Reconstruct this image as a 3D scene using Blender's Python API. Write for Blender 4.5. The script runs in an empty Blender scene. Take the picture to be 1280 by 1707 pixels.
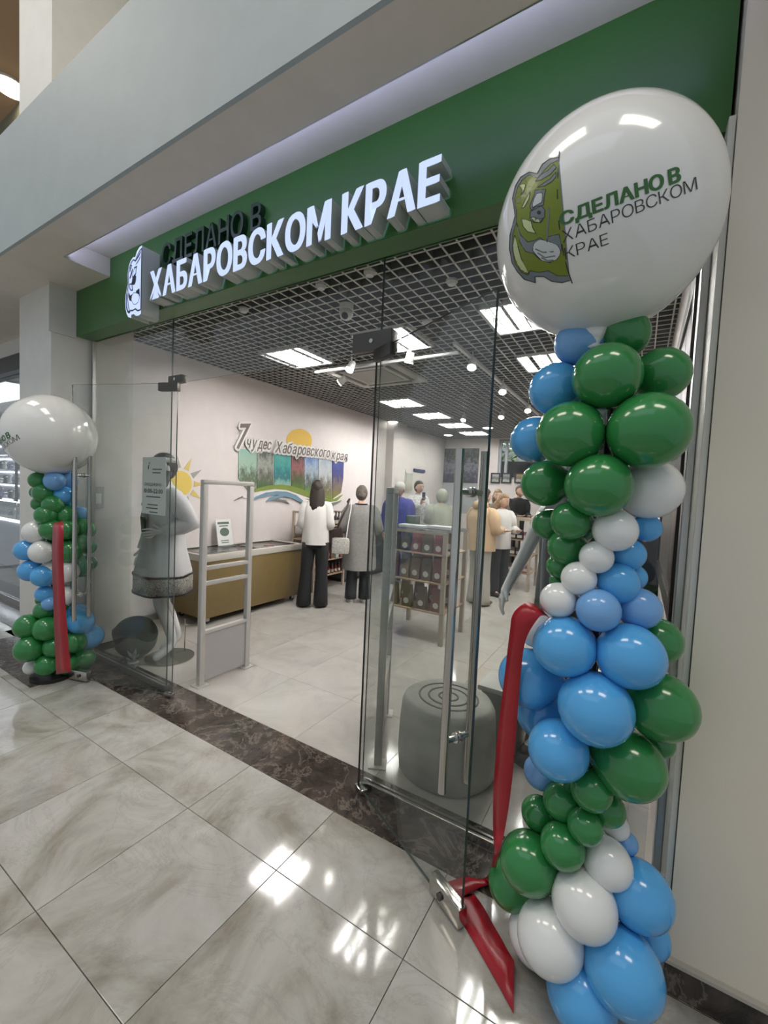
import bpy, bmesh, math, random
import numpy as np
from mathutils import Vector, Matrix, Euler, Quaternion
random.seed(7)
S = bpy.context.scene
COL = S.collection
PI = math.pi

# ------------------------------------------------------------------ camera
EYE = Vector((0, 0, 1.58)); FPX = 702.0; CX, CY = 640.0, 853.5
def cam_axes(yaw, pitch, roll):
    cy, sy, cp, sp = math.cos(yaw), math.sin(yaw), math.cos(pitch), math.sin(pitch)
    f = Vector((-sy*cp, cy*cp, sp)); r = Vector((cy, sy, 0)); u = r.cross(f)
    c, s = math.cos(roll), math.sin(roll)
    return c*r+s*u, -s*r+c*u, f
CR, CU, CF = cam_axes(math.radians(31.22), math.radians(-3.02), math.radians(2.58))
cd = bpy.data.cameras.new('camera'); cam = bpy.data.objects.new('camera', cd); COL.objects.link(cam)
cd.sensor_fit = 'VERTICAL'; cd.sensor_height = 36; cd.lens = FPX/1707*36; cd.clip_start = .02; cd.clip_end = 200
m = Matrix((CR, CU, -CF)).transposed().to_4x4(); m.translation = EYE
cam.matrix_world = m; S.camera = cam

# ------------------------------------------------------------------ world, lights, exposure
W = bpy.data.worlds.new('atrium_daylight'); S.world = W; W.use_nodes = True
W.node_tree.nodes['Background'].inputs[0].default_value = (.86, .94, 1, 1)
W.node_tree.nodes['Background'].inputs[1].default_value = .36
def area(name, loc, rot, sx, sy, power, col):
    l = bpy.data.lights.new(name, 'AREA'); l.shape = 'RECTANGLE'; l.size = sx; l.size_y = sy
    l.energy = power; l.color = col
    o = bpy.data.objects.new(name, l); o.location = loc; o.rotation_euler = rot; COL.objects.link(o); return o
area('skylight', (-3, -5, 9), (math.radians(-22), 0, 0), 9, 6, 110, (.7, .87, 1))
for i, hx in enumerate((-5.6, -2.0, 1.6)):
    area('hall_fill', (hx, -.25, 6.6), (0, 0, 0), 2.0, .9, 52, (1, .9, .76))  # unseen warm fill lights added above the hall to brighten floor and walls
area('street_daylight', (-2, 14.5, 9), (0, 0, 0), 10, 5, 1500, (.95, .98, 1))
S.view_settings.view_transform = 'Standard'; S.view_settings.look = 'None'
S.view_settings.exposure = 0.38; S.view_settings.gamma = 1; S.view_settings.use_curve_mapping = False
S.cycles.max_bounces = 10; S.cycles.diffuse_bounces = 4; S.cycles.glossy_bounces = 4
S.cycles.transparent_max_bounces = 24; S.cycles.transmission_bounces = 4
S.cycles.caustics_reflective = False; S.cycles.caustics_refractive = False
S.cycles.use_denoising = True; S.cycles.sample_clamp_indirect = 4

# ------------------------------------------------------------------ measuring helpers (photo pixel -> place in the room)
def ray(x, y): return CF + CR*((x-CX)/FPX) - CU*((y-CY)/FPX)
def pz(x, y, z=0.0):
    d = ray(x, y); return EYE + d*((z-EYE.z)/d.z)
def py(x, y, Y):
    d = ray(x, y); return EYE + d*(Y/d.y)
def pX(x, y, X):
    d = ray(x, y); return EYE + d*(X/d.x)

# ------------------------------------------------------------------ materials
MATS = {}
def mat(name, col, rough=.5, metal=0, emit=None, es=0, spec=.5, noise=0, nscale=8, bump=0, bscale=60, coat=0):
    if name in MATS: return MATS[name]
    m = bpy.data.materials.new(name); m.use_nodes = True; MATS[name] = m
    nt = m.node_tree; b = nt.nodes['Principled BSDF']
    b.inputs['Base Color'].default_value = (*col, 1); b.inputs['Roughness'].default_value = rough
    b.inputs['Metallic'].default_value = metal; b.inputs['Specular IOR Level'].default_value = spec
    b.inputs['Coat Weight'].default_value = coat
    if emit: b.inputs['Emission Color'].default_value = (*emit, 1); b.inputs['Emission Strength'].default_value = es
    tc = nt.nodes.new('ShaderNodeTexCoord')
    if noise:
        n = nt.nodes.new('ShaderNodeTexNoise'); n.inputs['Scale'].default_value = nscale; n.inputs['Detail'].default_value = 5
        nt.links.new(tc.outputs['Object'], n.inputs['Vector'])
        r = nt.nodes.new('ShaderNodeValToRGB')
        r.color_ramp.elements[0].position = .3; r.color_ramp.elements[1].position = .7
        r.color_ramp.elements[0].color = (*[c*(1-noise) for c in col], 1)
        r.color_ramp.elements[1].color = (*[min(1, c*(1+noise)) for c in col], 1)
        nt.links.new(n.outputs['Fac'], r.inputs['Fac']); nt.links.new(r.outputs['Color'], b.inputs['Base Color'])
    if bump:
        n2 = nt.nodes.new('ShaderNodeTexNoise'); n2.inputs['Scale'].default_value = bscale; n2.inputs['Detail'].default_value = 3
        nt.links.new(tc.outputs['Object'], n2.inputs['Vector'])
        bp = nt.nodes.new('ShaderNodeBump'); bp.inputs['Strength'].default_value = bump; bp.inputs['Distance'].default_value = .01
        nt.links.new(n2.outputs['Fac'], bp.inputs['Height']); nt.links.new(bp.outputs['Normal'], b.inputs['Normal'])
    return m

def glass_mat(name, tint, boost=1.0, rough=0.0):
    m = bpy.data.materials.new(name); m.use_nodes = True; nt = m.node_tree; nt.nodes.clear()
    o = nt.nodes.new('ShaderNodeOutputMaterial'); mx = nt.nodes.new('ShaderNodeMixShader')
    t = nt.nodes.new('ShaderNodeBsdfTransparent'); t.inputs[0].default_value = (*tint, 1)
    g = nt.nodes.new('ShaderNodeBsdfGlossy'); g.inputs['Roughness'].default_value = rough
    f = nt.nodes.new('ShaderNodeFresnel'); ge = nt.nodes.new('ShaderNodeNewGeometry')
    io = nt.nodes.new('ShaderNodeMapRange'); io.inputs['To Min'].default_value = 1.45; io.inputs['To Max'].default_value = 1/1.45
    nt.links.new(ge.outputs['Backfacing'], io.inputs['Value']); nt.links.new(io.outputs[0], f.inputs[0])
    mu = nt.nodes.new('ShaderNodeMath'); mu.operation = 'MULTIPLY'; mu.inputs[1].default_value = boost
    nt.links.new(f.outputs[0], mu.inputs[0]); nt.links.new(mu.outputs[0], mx.inputs[0])
    nt.links.new(t.outputs[0], mx.inputs[1]); nt.links.new(g.outputs[0], mx.inputs[2]); nt.links.new(mx.outputs[0], o.inputs[0])
    return m

def tile_mat(name, lo, mid, hi, vein, rough):
    m = bpy.data.materials.new(name); m.use_nodes = True; nt = m.node_tree; b = nt.nodes['Principled BSDF']
    N = nt.nodes.new; L = nt.links.new
    ge = N('ShaderNodeNewGeometry'); oi = N('ShaderNodeObjectInfo')
    sc = N('ShaderNodeVectorMath'); sc.operation = 'SCALE'; sc.inputs[0].default_value = (7.3, 3.1, 5.7); L(oi.outputs['Random'], sc.inputs['Scale'])
    ad = N('ShaderNodeVectorMath'); ad.operation = 'ADD'; L(ge.outputs['Position'], ad.inputs[0]); L(sc.outputs[0], ad.inputs[1])
    n1 = N('ShaderNodeTexNoise'); n1.inputs['Scale'].default_value = 2.6; n1.inputs['Detail'].default_value = 7; n1.inputs['Roughness'].default_value = .62; n1.inputs['Distortion'].default_value = .8
    L(ad.outputs[0], n1.inputs['Vector'])
    r = N('ShaderNodeValToRGB'); e = r.color_ramp.elements; e[0].position = .34; e[0].color = (*lo, 1); e[1].position = .68; e[1].color = (*hi, 1)
    k = e.new(.5); k.color = (*mid, 1)
    L(n1.outputs['Fac'], r.inputs['Fac'])
    n2 = N('ShaderNodeTexNoise'); n2.inputs['Scale'].default_value = 1.7; n2.inputs['Detail'].default_value = 9; n2.inputs['Roughness'].default_value = .7; n2.inputs['Distortion'].default_value = 1.6
    L(ad.outputs[0], n2.inputs['Vector'])
    r2 = N('ShaderNodeValToRGB'); q = r2.color_ramp.elements; q[0].position = .485; q[0].color = (0, 0, 0, 1); q[1].position = .5; q[1].color = (1, 1, 1, 1)
    k2 = q.new(.515); k2.color = (0, 0, 0, 1)
    L(n2.outputs['Fac'], r2.inputs['Fac'])
    mx = N('ShaderNodeMix'); mx.data_type = 'RGBA'; mx.inputs['B'].default_value = (*vein, 1)
    ml = N('ShaderNodeMath'); ml.operation = 'MULTIPLY'; ml.inputs[1].default_value = .16; L(r2.outputs['Color'], ml.inputs[0])
    L(ml.outputs[0], mx.inputs['Factor']); L(r.outputs['Color'], mx.inputs['A']); L(mx.outputs['Result'], b.inputs['Base Color'])
    b.inputs['Roughness'].default_value = rough; b.inputs['Specular IOR Level'].default_value = .6
    return m

def marble_mat():
    m = bpy.data.materials.new('dark_marble'); m.use_nodes = True; nt = m.node_tree; b = nt.nodes['Principled BSDF']
    N = nt.nodes.new; L = nt.links.new
    ge = N('ShaderNodeNewGeometry')
    n = N('ShaderNodeTexNoise'); n.inputs['Scale'].default_value = 5; n.inputs['Detail'].default_value = 8; n.inputs['Roughness'].default_value = .7; n.inputs['Distortion'].default_value = 1.2
    L(ge.outputs['Position'], n.inputs['Vector'])
    r = N('ShaderNodeValToRGB'); e = r.color_ramp.elements; e[0].position = .35; e[0].color = (.018, .014, .012, 1); e[1].position = .7; e[1].color = (.09, .07, .058, 1)
    L(n.outputs['Fac'], r.inputs['Fac'])
    n2 = N('ShaderNodeTexNoise'); n2.inputs['Scale'].default_value = 4.5; n2.inputs['Detail'].default_value = 10; n2.inputs['Roughness'].default_value = .65; n2.inputs['Distortion'].default_value = .6
    L(ge.outputs['Position'], n2.inputs['Vector'])
    r2 = N('ShaderNodeValToRGB'); q = r2.color_ramp.elements; q[0].position = .475; q[0].color = (0, 0, 0, 1); q[1].position = .5; q[1].color = (1, 1, 1, 1)
    k2 = q.new(.525); k2.color = (0, 0, 0, 1)
    L(n2.outputs['Fac'], r2.inputs['Fac'])
    ml = N('ShaderNodeMath'); ml.operation = 'MULTIPLY'; ml.inputs[1].default_value = .4; L(r2.outputs['Color'], ml.inputs[0])
    mx = N('ShaderNodeMix'); mx.data_type = 'RGBA'; mx.inputs['B'].default_value = (.3, .25, .21, 1)
    L(ml.outputs[0], mx.inputs['Factor']); L(r.outputs['Color'], mx.inputs['A']); L(mx.outputs['Result'], b.inputs['Base Color'])
    b.inputs['Roughness'].default_value = .12
    return m

def picture_mat(name, cols, scale=4, detail=6):
    """flat print: bands of colour broken up by noise"""
    m = bpy.data.materials.new(name); m.use_nodes = True; nt = m.node_tree; b = nt.nodes['Principled BSDF']
    N = nt.nodes.new; L = nt.links.new
    tc = N('ShaderNodeTexCoord'); sx = N('ShaderNodeSeparateXYZ'); L(tc.outputs['Generated'], sx.inputs[0])
    n = N('ShaderNodeTexNoise'); n.inputs['Scale'].default_value = scale; n.inputs['Detail'].default_value = detail; n.inputs['Roughness'].default_value = .65
    L(tc.outputs['Generated'], n.inputs['Vector'])
    a = N('ShaderNodeMath'); a.operation = 'MULTIPLY_ADD'; a.inputs[1].default_value = 1.3; L(n.outputs['Fac'], a.inputs[0]); 
    a2 = N('ShaderNodeMath'); a2.operation = 'SUBTRACT'; a2.inputs[1].default_value = .65; L(sx.outputs['Z'], a2.inputs[0]); L(a2.outputs[0], a.inputs[2])
    r = N('ShaderNodeValToRGB'); e = r.color_ramp.elements
    e[0].position = 0; e[0].color = (*cols[0], 1); e[1].position = 1; e[1].color = (*cols[-1], 1)
    for i, c in enumerate(cols[1:-1]):
        k = e.new((i+1)/(len(cols)-1)); k.color = (*c, 1)
    L(a.outputs[0], r.inputs['Fac']); L(r.outputs['Color'], b.inputs['Base Color']); b.inputs['Roughness'].default_value = .35
    return m

white_wall = mat('white_wall_paint', (.62, .6, .57), .6, noise=.03, nscale=2)
cream_wall = mat('cream_wall_paint', (.72, .645, .54), .55, noise=.03, nscale=1.5)
shop_white = mat('shop_wall_paint', (.74, .68, .66), .5, noise=.02)
col_white = mat('column_paint', (.64, .62, .58), .55, noise=.03)
balc_paint = mat('balcony_paint', (.37, .41, .42), .6, noise=.03)
soffit_paint = mat('soffit_paint', (.66, .6, .53), .7, noise=.03)
green_fascia = mat('green_panel', (.04, .135, .03), .32, noise=.08, nscale=2)
alu = mat('aluminium', (.55, .54, .52), .32, .9)
chrome = mat('polished_steel', (.55, .53, .5), .14, 1)
dark_steel = mat('brushed_dark_steel', (.1, .095, .085), .35, .8)
black = mat('black', (.012, .012, .013), .4)
glass = glass_mat('clear_glass', (.93, .945, .935), 1.0)
tint_glass = glass_mat('door_glass', (.9, .91, .9), 1.1)
glass_edge = mat('glass_edge', (.05, .065, .06), .15)
glass_edge_lit = mat('glass_edge_pale', (.5, .56, .52), .15)
tile_m = tile_mat('stone_tile', (.26, .235, .2), (.4, .38, .345), (.49, .475, .45), (.13, .11, .085), .075)
shop_floor_m = tile_mat('shop_floor_tile', (.43, .405, .375), (.48, .455, .42), (.52, .495, .46), (.43, .4, .37), .1)
marble = marble_mat()
grout = mat('grout', (.13, .125, .115), .8, noise=.2, nscale=40)
slat_m = mat('ceiling_slat', (.68, .67, .65), .45)
plenum_m = mat('plenum', (.03, .03, .03), .9, noise=.1)
lamp_white = mat('fixture_reflector', (.8, .8, .8), .3)
tube_lit = mat('lit_tube', (1, 1, 1), .5, emit=(1, .98, .95), es=86)
diff_lit = mat('lit_diffuser', (.9, .9, .9), .5, emit=(1, .97, .94), es=9)
spot_lit = mat('lit_spot', (1, 1, 1), .5, emit=(1, .95, .86), es=30)
white_pl = mat('white_plastic', (.75, .75, .73), .35)
letter_lit = mat('lit_letter_face', (.2, .22, .3), .5, emit=(.56, .68, 1), es=.76)
letter_side = mat('letter_side', (.5, .53, .5), .4)
letter_dark = mat('dark_green_letter', (.006, .03, .012), .3)
navy = mat('navy_print', (.02, .035, .08), .4)
bl_green = mat('green_latex', (.026, .2, .05), .16, coat=.3)
bl_blue = mat('blue_latex', (.08, .36, .72), .16, coat=.3)
bl_sky = mat('pale_blue_latex', (.16, .36, .68), .2, coat=.2)
bl_white = mat('white_latex', (.74, .74, .73), .16, coat=.3)
red_rib = mat('red_satin', (.3, .006, .014), .3, noise=.12, nscale=6)
wood = mat('pale_wood', (.36, .25, .16), .5, noise=.2, nscale=14)
skin = mat('skin', (.6, .38, .28), .5)
manq = mat('white_mannequin', (.74, .73, .72), .22, coat=.3)
hair_dark = mat('dark_brown_hair', (.022, .014, .01), .5, noise=.3, nscale=50)
hair_grey = mat('ash_hair', (.13, .11, .09), .55, noise=.35, nscale=50)
hair_blond = mat('blond_hair', (.3, .19, .1), .5, noise=.3, nscale=50)
white_cloth = mat('white_cloth', (.78, .76, .74), .8, bump=.15)
grey_cloth = mat('grey_wool', (.27, .26, .25), .9, noise=.08, nscale=30, bump=.25)
black_cloth = mat('black_cloth', (.012, .012, .014), .85)
dark_cloth = mat('charcoal_cloth', (.03, .034, .036), .85)

# ------------------------------------------------------------------ mesh builder
class MB:
    def __init__(s): s.v = []; s.f = []; s.m = []
    def add(s, V, F, mi=0):
        o = len(s.v); s.v += [tuple(p) for p in V]; s.f += [[i+o for i in f] for f in F]
        s.m += ([mi]*len(F) if isinstance(mi, int) else list(mi)); return s
    def box(s, lo, hi, mi=0, rot=None, org=None, bevel=0):
        x0, y0, z0 = lo; x1, y1, z1 = hi
        V = [Vector(p) for p in ((x0,y0,z0),(x1,y0,z0),(x1,y1,z0),(x0,y1,z0),(x0,y0,z1),(x1,y0,z1),(x1,y1,z1),(x0,y1,z1))]
        F = [(0,3,2,1),(4,5,6,7),(0,1,5,4),(1,2,6,5),(2,3,7,6),(3,0,4,7)]
        if bevel:
            bm = bmesh.new(); vs = [bm.verts.new(p) for p in V]
            for f in F: bm.faces.new([vs[i] for i in f])
            bmesh.ops.bevel(bm, geom=bm.edges[:], offset=bevel, segments=2, affect='EDGES', profile=.6)
            bm.verts.index_update(); V = [v.co.copy() for v in bm.verts]; F = [[v.index for v in f.verts] for f in bm.faces]; bm.free()
        if rot is not None:
            o = Vector(org) if org is not None else Vector(((x0+x1)/2, (y0+y1)/2, (z0+z1)/2))
            V = [o + rot @ (p-o) for p in V]
        return s.add(V, F, mi)
    def cyl(s, a, b, r0, r1=None, n=12, mi=0, caps=True):
        a, b = Vector(a), Vector(b); r1 = r0 if r1 is None else r1
        d = (b-a).normalized(); x = d.orthogonal().normalized(); y = d.cross(x)
        V = []; 
        for c, r in ((a, r0), (b, r1)):
            V += [c + x*(r*math.cos(2*PI*i/n)) + y*(r*math.sin(2*PI*i/n)) for i in range(n)]
        F = [(i, (i+1) % n, n+(i+1) % n, n+i) for i in range(n)]
        if caps: F += [tuple(range(n))[::-1], tuple(range(n, 2*n))]
        return s.add(V, F, mi)
    def tube(s, pts, r, n=8, mi=0):
        pts = [Vector(p) for p in pts]; R = [r]*len(pts) if not hasattr(r, '__len__') else r
        V = []; F = []; t0 = (pts[1]-pts[0]).normalized(); x = t0.orthogonal().normalized()
        for i, p in enumerate(pts):
            t = (pts[min(i+1, len(pts)-1)]-pts[max(i-1, 0)]).normalized()
            x = (x - t*x.dot(t)).normalized(); y = t.cross(x)
            V += [p + x*(R[i]*math.cos(2*PI*k/n)) + y*(R[i]*math.sin(2*PI*k/n)) for k in range(n)]
        for i in range(len(pts)-1):
            for k in range(n): F.append((i*n+k, i*n+(k+1) % n, (i+1)*n+(k+1) % n, (i+1)*n+k))
        F += [tuple(range(n))[::-1], tuple(range((len(pts)-1)*n, len(pts)*n))]
        return s.add(V, F, mi)
    def rings(s, R, n=20, mi=0, caps=(True, True), fold=0, k=7, ph=0):
        """R: list of (cx,cy,cz,rx,ry); horizontal elliptical rings, with optional cloth folds"""
        V = []; F = []
        for j, (cx, cy, cz, rx, ry) in enumerate(R):
            for i in range(n):
                a = 2*PI*i/n; w = 1 + fold*math.sin(k*a + ph + j*.5)*(.4+.6*math.sin(j*1.3+a*2)**2)
                V.append((cx + rx*w*math.cos(a), cy + ry*w*math.sin(a), cz))
        for j in range(len(R)-1):
            for i in range(n): F.append((j*n+i, j*n+(i+1) % n, (j+1)*n+(i+1) % n, (j+1)*n+i))
        if caps[0]: F.append(tuple(range(n))[::-1])
        if caps[1]: F.append(tuple(range((len(R)-1)*n, len(R)*n)))
        if R[-1][2] < R[0][2]: F = [f[::-1] for f in F]
        return s.add(V, F, mi)
    def lathe(s, prof, c=(0, 0, 0), n=20, mi=0):
        return s.rings([(c[0], c[1], c[2]+z, r, r) for r, z in prof], n, mi)
    def ball(s, c, r, n=16, m=10, rot=None, mi=0, warp=None):
        c = Vector(c); rx, ry, rz = (r, r, r) if not hasattr(r, '__len__') else r
        V = [Vector((0, 0, -1))]; F = []
        for j in range(1, m):
            t = -PI/2 + PI*j/m
            V += [Vector((math.cos(t)*math.cos(2*PI*i/n), math.cos(t)*math.sin(2*PI*i/n), math.sin(t))) for i in range(n)]
        V.append(Vector((0, 0, 1)))
        for i in range(n): F.append((0, 1+(i+1) % n, 1+i))
        for j in range(m-2):
            for i in range(n): F.append((1+j*n+i, 1+j*n+(i+1) % n, 1+(j+1)*n+(i+1) % n, 1+(j+1)*n+i))
        t = len(V)-1
        for i in range(n): F.append((t, t-n+i, t-n+(i+1) % n))
        if warp: V = [warp(v) for v in V]
        V = [Vector((v.x*rx, v.y*ry, v.z*rz)) for v in V]
        if rot is not None: V = [rot @ v for v in V]
        return s.add([c+v for v in V], F, mi)
    def prism(s, poly, o, ux, uy, depth, mi=0, back=True):
        """polygon (u,v) laid at o + u*ux + v*uy, thickened by the vector depth behind it"""
        o, ux, uy, d = Vector(o), Vector(ux), Vector(uy), Vector(depth)
        n = len(poly); A = [o+ux*p[0]+uy*p[1] for p in poly]; V = A+[a+d for a in A]
        ar = sum(poly[i][0]*poly[(i+1) % n][1]-poly[(i+1) % n][0]*poly[i][1] for i in range(n))
        front = list(range(n)); F = [front]
        if back: F.append(list(range(n, 2*n))[::-1])
        F += [(i, i+n, (i+1) % n+n, (i+1) % n) for i in range(n)]
        if ux.cross(uy).dot(d)*ar > 0: F = [f[::-1] for f in F]
        return s.add(V, F, mi)
    def strip(s, pts, widths, th=.0015, mi=0):
        """ribbon: list of (centre, across-vector)"""
        V = []; F = []
        for (c, a) in pts:
            V += [Vector(c)-Vector(a), Vector(c)+Vector(a)]
        for i in range(len(pts)-1): F.append((2*i, 2*i+1, 2*i+3, 2*i+2))
        return s.add(V, F, mi)

def world_of(o):
    M = Matrix.LocRotScale(o.location, o.rotation_euler.to_quaternion() if o.rotation_mode != 'QUATERNION' else o.rotation_quaternion, o.scale)
    return world_of(o.parent) @ M if o.parent else M

def obj(name, mb, mats, parent=None, smooth=False, local=False, label=None, kind=None, base=None):
    """one mesh object; world coordinates unless local; a top-level mesh gets its origin at base (default: its own foot)"""
    V = [Vector(p) for p in mb.v]
    loc = Vector((0, 0, 0))
    if parent is not None:
        if not local:
            inv = world_of(parent).inverted(); V = [inv @ p for p in V]
    elif not local:
        xs = [p.x for p in V]; ys = [p.y for p in V]; zs = [p.z for p in V]
        loc = Vector(base) if base is not None else Vector(((min(xs)+max(xs))/2, (min(ys)+max(ys))/2, min(zs)))
        V = [p-loc for p in V]
    me = bpy.data.meshes.new(name); me.from_pydata([tuple(p) for p in V], [], mb.f)
    if not isinstance(mats, (list, tuple)): mats = [mats]
    for mm in mats: me.materials.append(mm)
    if len(mats) > 1: me.polygons.foreach_set('material_index', mb.m)
    if smooth:
        me.polygons.foreach_set('use_smooth', [True]*len(me.polygons))
        if smooth != 'all':
            me.set_sharp_from_angle(angle=math.radians(42))
    me.update()
    o = bpy.data.objects.new(name, me); COL.objects.link(o); o.location = loc
    if parent is not None: o.parent = parent
    if label: o['label'] = label
    if kind: o['kind'] = kind
    return o
def tag(o, label, cat, group=None):
    o['label'] = label; o['category'] = cat
    if group: o['group'] = group
    return o
def thing(name, label, cat, loc=(0, 0, 0), rotz=0, group=None):
    o = bpy.data.objects.new(name, None); o.empty_display_size = .1; COL.objects.link(o)
    o.location = loc; o.rotation_euler = (0, 0, rotz); return tag(o, label, cat, group)
def root(name, loc=(0, 0, 0), kind='structure'):
    o = bpy.data.objects.new(name, None); COL.objects.link(o); o.location = loc; o['kind'] = kind; return o
def struct(name, mb, mats, parent=None, smooth=False):
    return obj(name, mb, mats, parent, smooth, kind=None if parent else 'structure')
def dup(o, parent=None):
    c = o.copy(); COL.objects.link(c)
    if parent is not None: c.parent = parent
    for ch in list(o.children): dup(ch, c)
    return c

# ------------------------------------------------------------------ lettering
_tc = {}
def glyphs(body, offset=0.0, res=3, shear=0.0):
    key = (body, offset, res, shear)
    if key in _tc: return _tc[key]
    c = bpy.data.curves.new('lettering', 'FONT'); c.body = body; c.resolution_u = res; c.offset = offset; c.fill_mode = 'FRONT'; c.shear = shear
    o = bpy.data.objects.new('lettering', c); COL.objects.link(o)
    dg = bpy.context.evaluated_depsgraph_get(); dg.update()
    me = bpy.data.meshes.new_from_object(o.evaluated_get(dg))
    V = [tuple(v.co) for v in me.vertices]; F = [list(p.vertices) for p in me.polygons]
    bpy.data.objects.remove(o); bpy.data.meshes.remove(me); bpy.data.curves.remove(c)
    _tc[key] = (V, F); return V, F
def letters(body, offset=0.0, track=.1, space=.35, res=3, shear=0.0):
    """list of (V2, F, x0, x1) per letter laid out on one line, cap height 1"""
    capv = glyphs('Н', 0, res)[0]; cap = max(v[1] for v in capv)
    out = []; x = 0
    for ch in body:
        if ch == ' ': x += space; continue
        V, F = glyphs(ch, offset, res, shear); lo = min(v[0] for v in V)
        V2 = [((v[0]-lo)/cap+x, v[1]/cap) for v in V]; w = max(v[0] for v in V2)-x
        out.append((V2, F)); x += w+track
    tot = x-track
    return [([(a/tot, b) for a, b in V], F) for V, F in out], tot
def flat_text(mb, body, o, ux, uy, depth=None, mi=0, side=1, **k):
    """text stretched to the vector ux (whole length) and uy (cap height); depth thickens it"""
    L, tot = letters(body, **k); o, ux, uy = Vector(o), Vector(ux), Vector(uy)
    for V, F in L:
        put_glyph(mb, V, F, o, ux, uy, depth, mi, side)
def put_glyph(mb, V, F, o, ux, uy, depth, mi=0, side=1):
    A = [o+ux*a+uy*b for a, b in V]; n = len(A)
    if depth is None:
        mb.add(A, F, mi); return
    d = Vector(depth); cnt = {}
    for f in F:
        for i in range(len(f)):
            e = (f[i], f[(i+1) % len(f)]); cnt[e] = cnt.get(e, 0)+1
    bd = [e for e in cnt if (e[1], e[0]) not in cnt]
    mb.add(A+[a+d for a in A], list(F)+[[i+n for i in f][::-1] for f in F]+[(b, a, a+n, b+n) for a, b in bd],
           [mi]*(2*len(F))+[side]*len(bd))

# emblem: half a striped animal's face against a straight right edge; (x,y) read off the balloon print
def ebl(P): 
    return [((x-(355+(y-75)*70/765))/765, (y-75)/765) for x, y in P]
E_OUT = [(350,110),(300,118),(255,150),(225,205),(180,195),(130,225),(100,275),(82,350),(92,400),(98,450),(68,560),(66,640),(80,720),(110,770),(150,815),(215,835),(212,800),(265,800),(310,828),(370,835),(415,822)]
E_FACE = [(345,128),(300,150),(262,190),(230,232),(180,212),(140,240),(112,285),(96,350),(106,420),(108,480),(84,560),(84,650),(98,725),(135,775),(170,790),(185,765),(235,775),(290,765),(340,795),(405,795)]
E_DET = [ # (polygon, tone) tones: 1 grey-blue 2 pale green 3 white
 ([(322,150),(290,185),(240,215),(215,250),(250,240),(300,210),(335,170)],1),
 ([(335,195),(300,235),(255,265),(225,285),(270,275),(310,250),(332,225)],1),
 ([(120,270),(160,265),(150,300),(130,330),(140,300)],2),
 ([(185,310),(178,350),(150,400),(135,405),(160,350)],2),
 ([(215,300),(275,295),(265,345),(262,385),(230,400),(195,420),(182,395),(200,350)],1),
 ([(222,320),(255,315),(252,370),(225,385),(198,402),(205,355)],3),
 ([(185,425),(215,395),(250,390),(270,415),(268,455),(240,488),(205,482),(185,455)],1),
 ([(180,462),(205,486),(245,488),(262,462),(235,468),(205,455)],2),
 ([(135,465),(190,480),(200,520),(218,550),(170,540),(145,510)],2),
 ([(108,490),(130,560),(170,600),(215,590),(240,575),(285,600),(282,570),(352,555),(368,640),(300,720),(240,700),(205,665),(160,655),(125,600)],1),
 ([(205,610),(240,585),(300,600),(345,620),(362,660),(340,700),(295,715),(250,705),(225,680),(200,650)],3),
 ([(96,560),(118,640),(135,700),(178,785),(130,760),(98,700),(84,620)],2),
]
E_LINES = [([(215,640),(260,660),(320,655)],1),([(228,662),(270,690),(330,680)],1),([(250,690),(285,708),(320,704)],1),([(288,400),(292,460),(284,520),(284,580)],1)]
def disc(cx, cy, r, n=12): return [(cx+r*math.cos(2*PI*i/n), cy+r*math.sin(2*PI*i/n)) for i in range(n)]
def triangulate(poly):
    from mathutils.geometry import tessellate_polygon
    return [list(t) for t in tessellate_polygon([[Vector((p[0], p[1], 0)) for p in poly]])]
def refine(V, F, h):
    """split long edges so that a print can follow a curved surface"""
    bm = bmesh.new(); vs = [bm.verts.new((a, b, 0)) for a, b in V]
    for f in F:
        try: bm.faces.new([vs[i] for i in f])
        except ValueError: pass
    for _ in range(4):
        L = [e for e in bm.edges if e.calc_length() > h]
        if not L: break
        bmesh.ops.subdivide_edges(bm, edges=L, cuts=1); bmesh.ops.triangulate(bm, faces=bm.faces[:])
    bm.verts.index_update(); out = [(v.co.x, v.co.y) for v in bm.verts], [[v.index for v in f.verts] for f in bm.faces]; bm.free(); return out

# ================================================================== SETTING
def box_mesh(lo, hi, bevel=0): return MB().box(lo, hi, bevel=bevel)
def share(name, mesh, loc, parent):
    o = bpy.data.objects.new(name, mesh); COL.objects.link(o); o.parent = parent; o.location = loc; return o

# hall floor of stone tiles, each tile a piece
TW, TX0, TY0 = .594, -1.771, 1.216
floor = struct('floor', MB().box((-9.2, -3.2, -.06), (2.6, 1.62, -.008)), grout)
fb = Vector(floor.location)
def tile_mesh(nm, w, d, mm, parent):
    t = obj(nm, MB().box((-w/2, -d/2, -.01), (w/2, d/2, 0), bevel=.0015), mm, parent, local=True); me = t.data
    bpy.data.objects.remove(t); return me
me_full = tile_mesh('tile', TW-.0028, .6-.0028, tile_m, floor)
me_cut = tile_mesh('tile', TW-.0028, .384-.0028, tile_m, floor)
me_cut2 = tile_mesh('tile', TW-.0028, .464-.0028, tile_m, floor)
for kx in range(-12, 7):
    x = TX0+TW*(kx+.5)
    for j in range(7): share('tile', me_full, Vector((x, TY0-.6*(j+.5), 0))-fb, floor)
    if x < -5.1: share('tile', me_cut2, Vector((x, TY0+.232, 0))-fb, floor)
    else: share('tile', me_cut, Vector((x, TY0+.192, 0))-fb, floor)
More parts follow.
